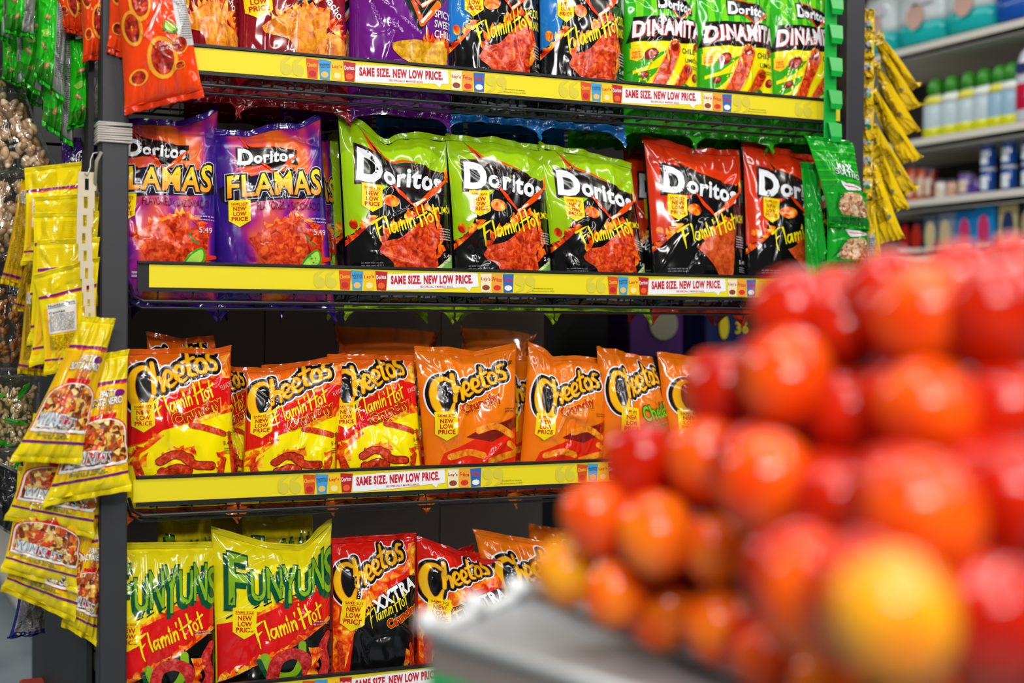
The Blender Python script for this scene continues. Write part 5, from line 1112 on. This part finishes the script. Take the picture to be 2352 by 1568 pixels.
TMESH = [[tomato_mesh(s_).build('tomato', TM[c], smooth=True, link=False) for s_ in range(2)] for c in range(4)]
zz = lambda x, y: (1200 + x * .643, 560 + y * .643)
TL_ = [(960, 235, 128, 0), (1150, 290, 130, 0), (1310, 180, 135, 0), (1440, 245, 150, 0), (1690, 245, 155, 0), (1120, 190, 100, 0), (1560, 130, 125, 0), (1740, 110, 120, 0),
       (735, 520, 125, 0), (950, 470, 140, 0), (1165, 610, 140, 0), (1445, 580, 155, 0), (1725, 600, 155, 0),
       (430, 765, 122, 0), (655, 770, 128, 1), (870, 835, 148, 0), (1130, 935, 152, 0), (1430, 955, 178, 1), (1760, 900, 170, 0),
       (268, 975, 116, 1), (480, 1030, 122, 1), (680, 1080, 105, 1), (895, 1110, 125, 1), (1050, 1240, 180, 1),
       (158, 1170, 104, 2), (335, 1245, 102, 1), (512, 1310, 112, 1), (705, 1365, 118, 1), (1320, 1320, 200, 2), (1690, 1345, 188, 0),
       (870, 1475, 108, 1), (1095, 1560, 115, 1), (1430, 1600, 130, 1), (1760, 1600, 150, 0)]
TNAME = {24: 'yellow orange tomato at the lower left tip of the pile', 28: 'large yellow orange tomato low in the pile', 0: 'red tomato at the upper left of the pile'}
COLN = ['red', 'orange red', 'orange', 'yellow orange']
rg = random.Random(77); TP = []
TMC = {24: 3, 28: 3, 19: 1, 20: 2, 21: 2, 22: 1, 23: 1, 25: 2, 26: 2, 27: 2, 30: 1, 31: 2, 32: 2, 17: 1, 3: 1, 9: 1, 11: 1, 15: 1}
for i, (x, y, r, c) in enumerate(TL_):
    px, py = zz(x, y); rp = r * .643; R_ = .0275 if c < 2 else .026
    d = FPX * R_ / rp; d = min(max(d, .62), 1.32, .262 * 3320 / (py - 735 + rp * 1.13)) if py > 800 else min(max(d, .62), 1.3); d = {21: 1.1, 20: 1.1, 19: 1.16, 24: 1.2, 25: 1.14}.get(i, d)
    p = atd(px, py, d); R_ = rp * d / FPX * 1.13; TP.append((p, R_, TMC.get(i, c)))
rowof = lambda py: 'top' if py < 720 else 'second' if py < 960 else 'third' if py < 1160 else 'fourth' if py < 1330 else 'fifth' if py < 1460 else 'lowest'
rows = {}
for i, (x, y, r, c) in enumerate(TL_): rows.setdefault(rowof(zz(x, y)[1]), []).append((zz(x, y)[0], i))
LAB = {}
for rn, l in rows.items():
    l.sort(); o_n = ['first', 'second', 'third', 'fourth', 'fifth', 'sixth', 'seventh', 'eighth', 'ninth']
    for k, (_, i) in enumerate(l): LAB[i] = f'{COLN[TP[i][2]]} plum tomato in the {rn} row of the pile, {o_n[k]} from the left'
def put_tomato(p, R_, c, label, group, rg):
    o = new_obj('tomato', TMESH[c][rg.randrange(2)]); o.location = [float(q) for q in p]; o.scale = (R_, R_, R_ * rg.uniform(1.0, 1.12)); o.rotation_euler = (rg.uniform(-.6, .6), rg.uniform(-.6, .6), rg.uniform(0, 6.3))
    tag(o, label, 'tomato', group)
for i, (p, R_, c) in enumerate(TP): put_tomato(p, R_, c, TNAME.get(i, LAB[i]), 'plum tomatoes piled in front', rg)
# tomatoes under the outer layer that close the gaps
fw = RW[:, 2]; n_under = 0; PP = [t[0] for t in TP]
cand = []
for i, (p, R_, c) in enumerate(TP):
    for dx, dz, dp in ((0, 0, 1.75), (.8, -.5, 1.7), (-.3, -.9, 1.6), (-.9, -.3, 1.7), (.9, .5, 1.8), (.3, -1.3, 1.6), (0, -.6, 3.0), (.9, -.9, 3.0)):
        q = p + fw * R_ * dp + RW[:, 0] * R_ * dx * 1.1 + np.array([0, 0, 1]) * R_ * dz
        px_, py_ = None, None
        if all(np.linalg.norm(q - t) > R_ * 1.45 for t in PP) and q[2] > .996: PP.append(q); cand.append((q, R_))
for q, R_ in cand:
    v = (q - CAM) @ RW; ix, iy = CX + FPX * v[0] / v[2], CY + FPX * v[1] / v[2]
    # stay inside the outline of the mound
    edge = np.interp(iy, [600, 700, 850, 1000, 1150, 1300, 1400, 1568], [1900, 1780, 1640, 1500, 1420, 1330, 1420, 1800]); topy = np.interp(ix, [1700, 1850, 2352], [760, 690, 660])
    if ix < edge + 45 or iy < topy: continue
    put_tomato(q, R_, 0, 'red plum tomato under the outer layer, seen only in the gaps', 'tomatoes under the outer layer', rg)

# ------------------------------------------------------------------ stand under the tomatoes
zr = .975
st = empty('tomato_stand', atz(1300, 1500, zr) - np.array([0, 0, zr]), 'grey metal produce stand with bright rims and green side under the tomatoes', 'produce stand'); so = np.array(st.location)
oc, oe = atz(985, 1462, zr), atz(1560, 1640, zr); ic, ie = atz(1215, 1368, zr), atz(1780, 1620, zr)
def ext(a, b, k): return a + (b - a) * k
oe = ext(oc, oe, 1.9); ie = ext(ic, ie, 2.4); bk = ic + (ic - oc) * 3.2; bk2 = ic + (ie - ic) * 1.
STEEL = plain('dull brushed steel', '#94969a', .38, .1, 90, .08); RIMM = plain('bright rim', '#d8dcde', .25, .1)
m = MB(); V = [oc, oe, ie, ic]; V = [tuple(v) for v in V] + [(v[0], v[1], v[2] - .006) for v in V]; m.add(V, [(0, 1, 2, 3), (7, 6, 5, 4), (0, 4, 5, 1), (1, 5, 6, 2), (2, 6, 7, 3), (3, 7, 4, 0)]); m.build('rim_plate', STEEL, st, so)
m = MB(); m.tube([oc + np.array([0, 0, .004]), oe + np.array([0, 0, .004])], .006); m.tube([oc + np.array([0, 0, .004]), ic + np.array([0, 0, .004]), ic + (ic - oc) * 2.5], .006); m.build('outer_rim', RIMM, st, so, True)
m = MB(); m.tube([ic + np.array([0, 0, .012]), ie + np.array([0, 0, .012])], .006); m.build('inner_rim', RIMM, st, so, True)
for k in (.0, .42, .85):
    m = MB(); q = oc + (ic - oc) * k; m.lathe([(.001, .0), (.011, .002), (.012, .01), (.008, .018), (.001, .02)], q + np.array([0, 0, .004]), 0, 14); m.build('rim_highlight', RIMM, st, so, True)  # bright beads shaped in place of highlights along the back rim edge
dn = np.array([0, 0, -1.]); far = ic + (ie - ic) * 1.0
bkc = ic + (ic - oc) * 3.0; bke = bkc + (ie - ic)
for nm, h0, h1, mt in (('side_panel', .006, .03, plain('brown grey panel', '#8c807a', .5)), ('green_panel', .03, .35, plain('bright green panel', '#0cb060', .45))):
    m = MB(); loop = [oc, oe, bke, bkc]; V = [tuple(v + dn * h0) for v in loop] + [tuple(v + dn * h1) for v in loop]
    m.add(V, [(0, 1, 5, 4), (1, 2, 6, 5), (2, 3, 7, 6), (3, 0, 4, 7), (3, 2, 1, 0), (4, 5, 6, 7)]); m.build(nm, mt, st, so)
m = MB(); V = [ic + dn * .004, ie + dn * .004, bke + dn * .004, bkc + dn * .004]; m.add([tuple(v) for v in V] + [tuple(v + dn * .01) for v in V], [(0, 1, 2, 3), (7, 6, 5, 4), (0, 4, 5, 1), (1, 5, 6, 2), (2, 6, 7, 3), (3, 7, 4, 0)]); m.build('tray_bed', plain('dark tray bed', '#1c1414', .6), st, so)
m = MB(); L = [oc, oe, bke, bkc]; cen = sum(L) / 4
m.loft([[tuple(cen + (v - cen) * .9 + dn * .35) for v in L], [tuple((cen + (v - cen) * .9)[:2]) + (0.,) for v in L]]); m.build('stand_legs', plain('black base', '#141414', .6), st, so)
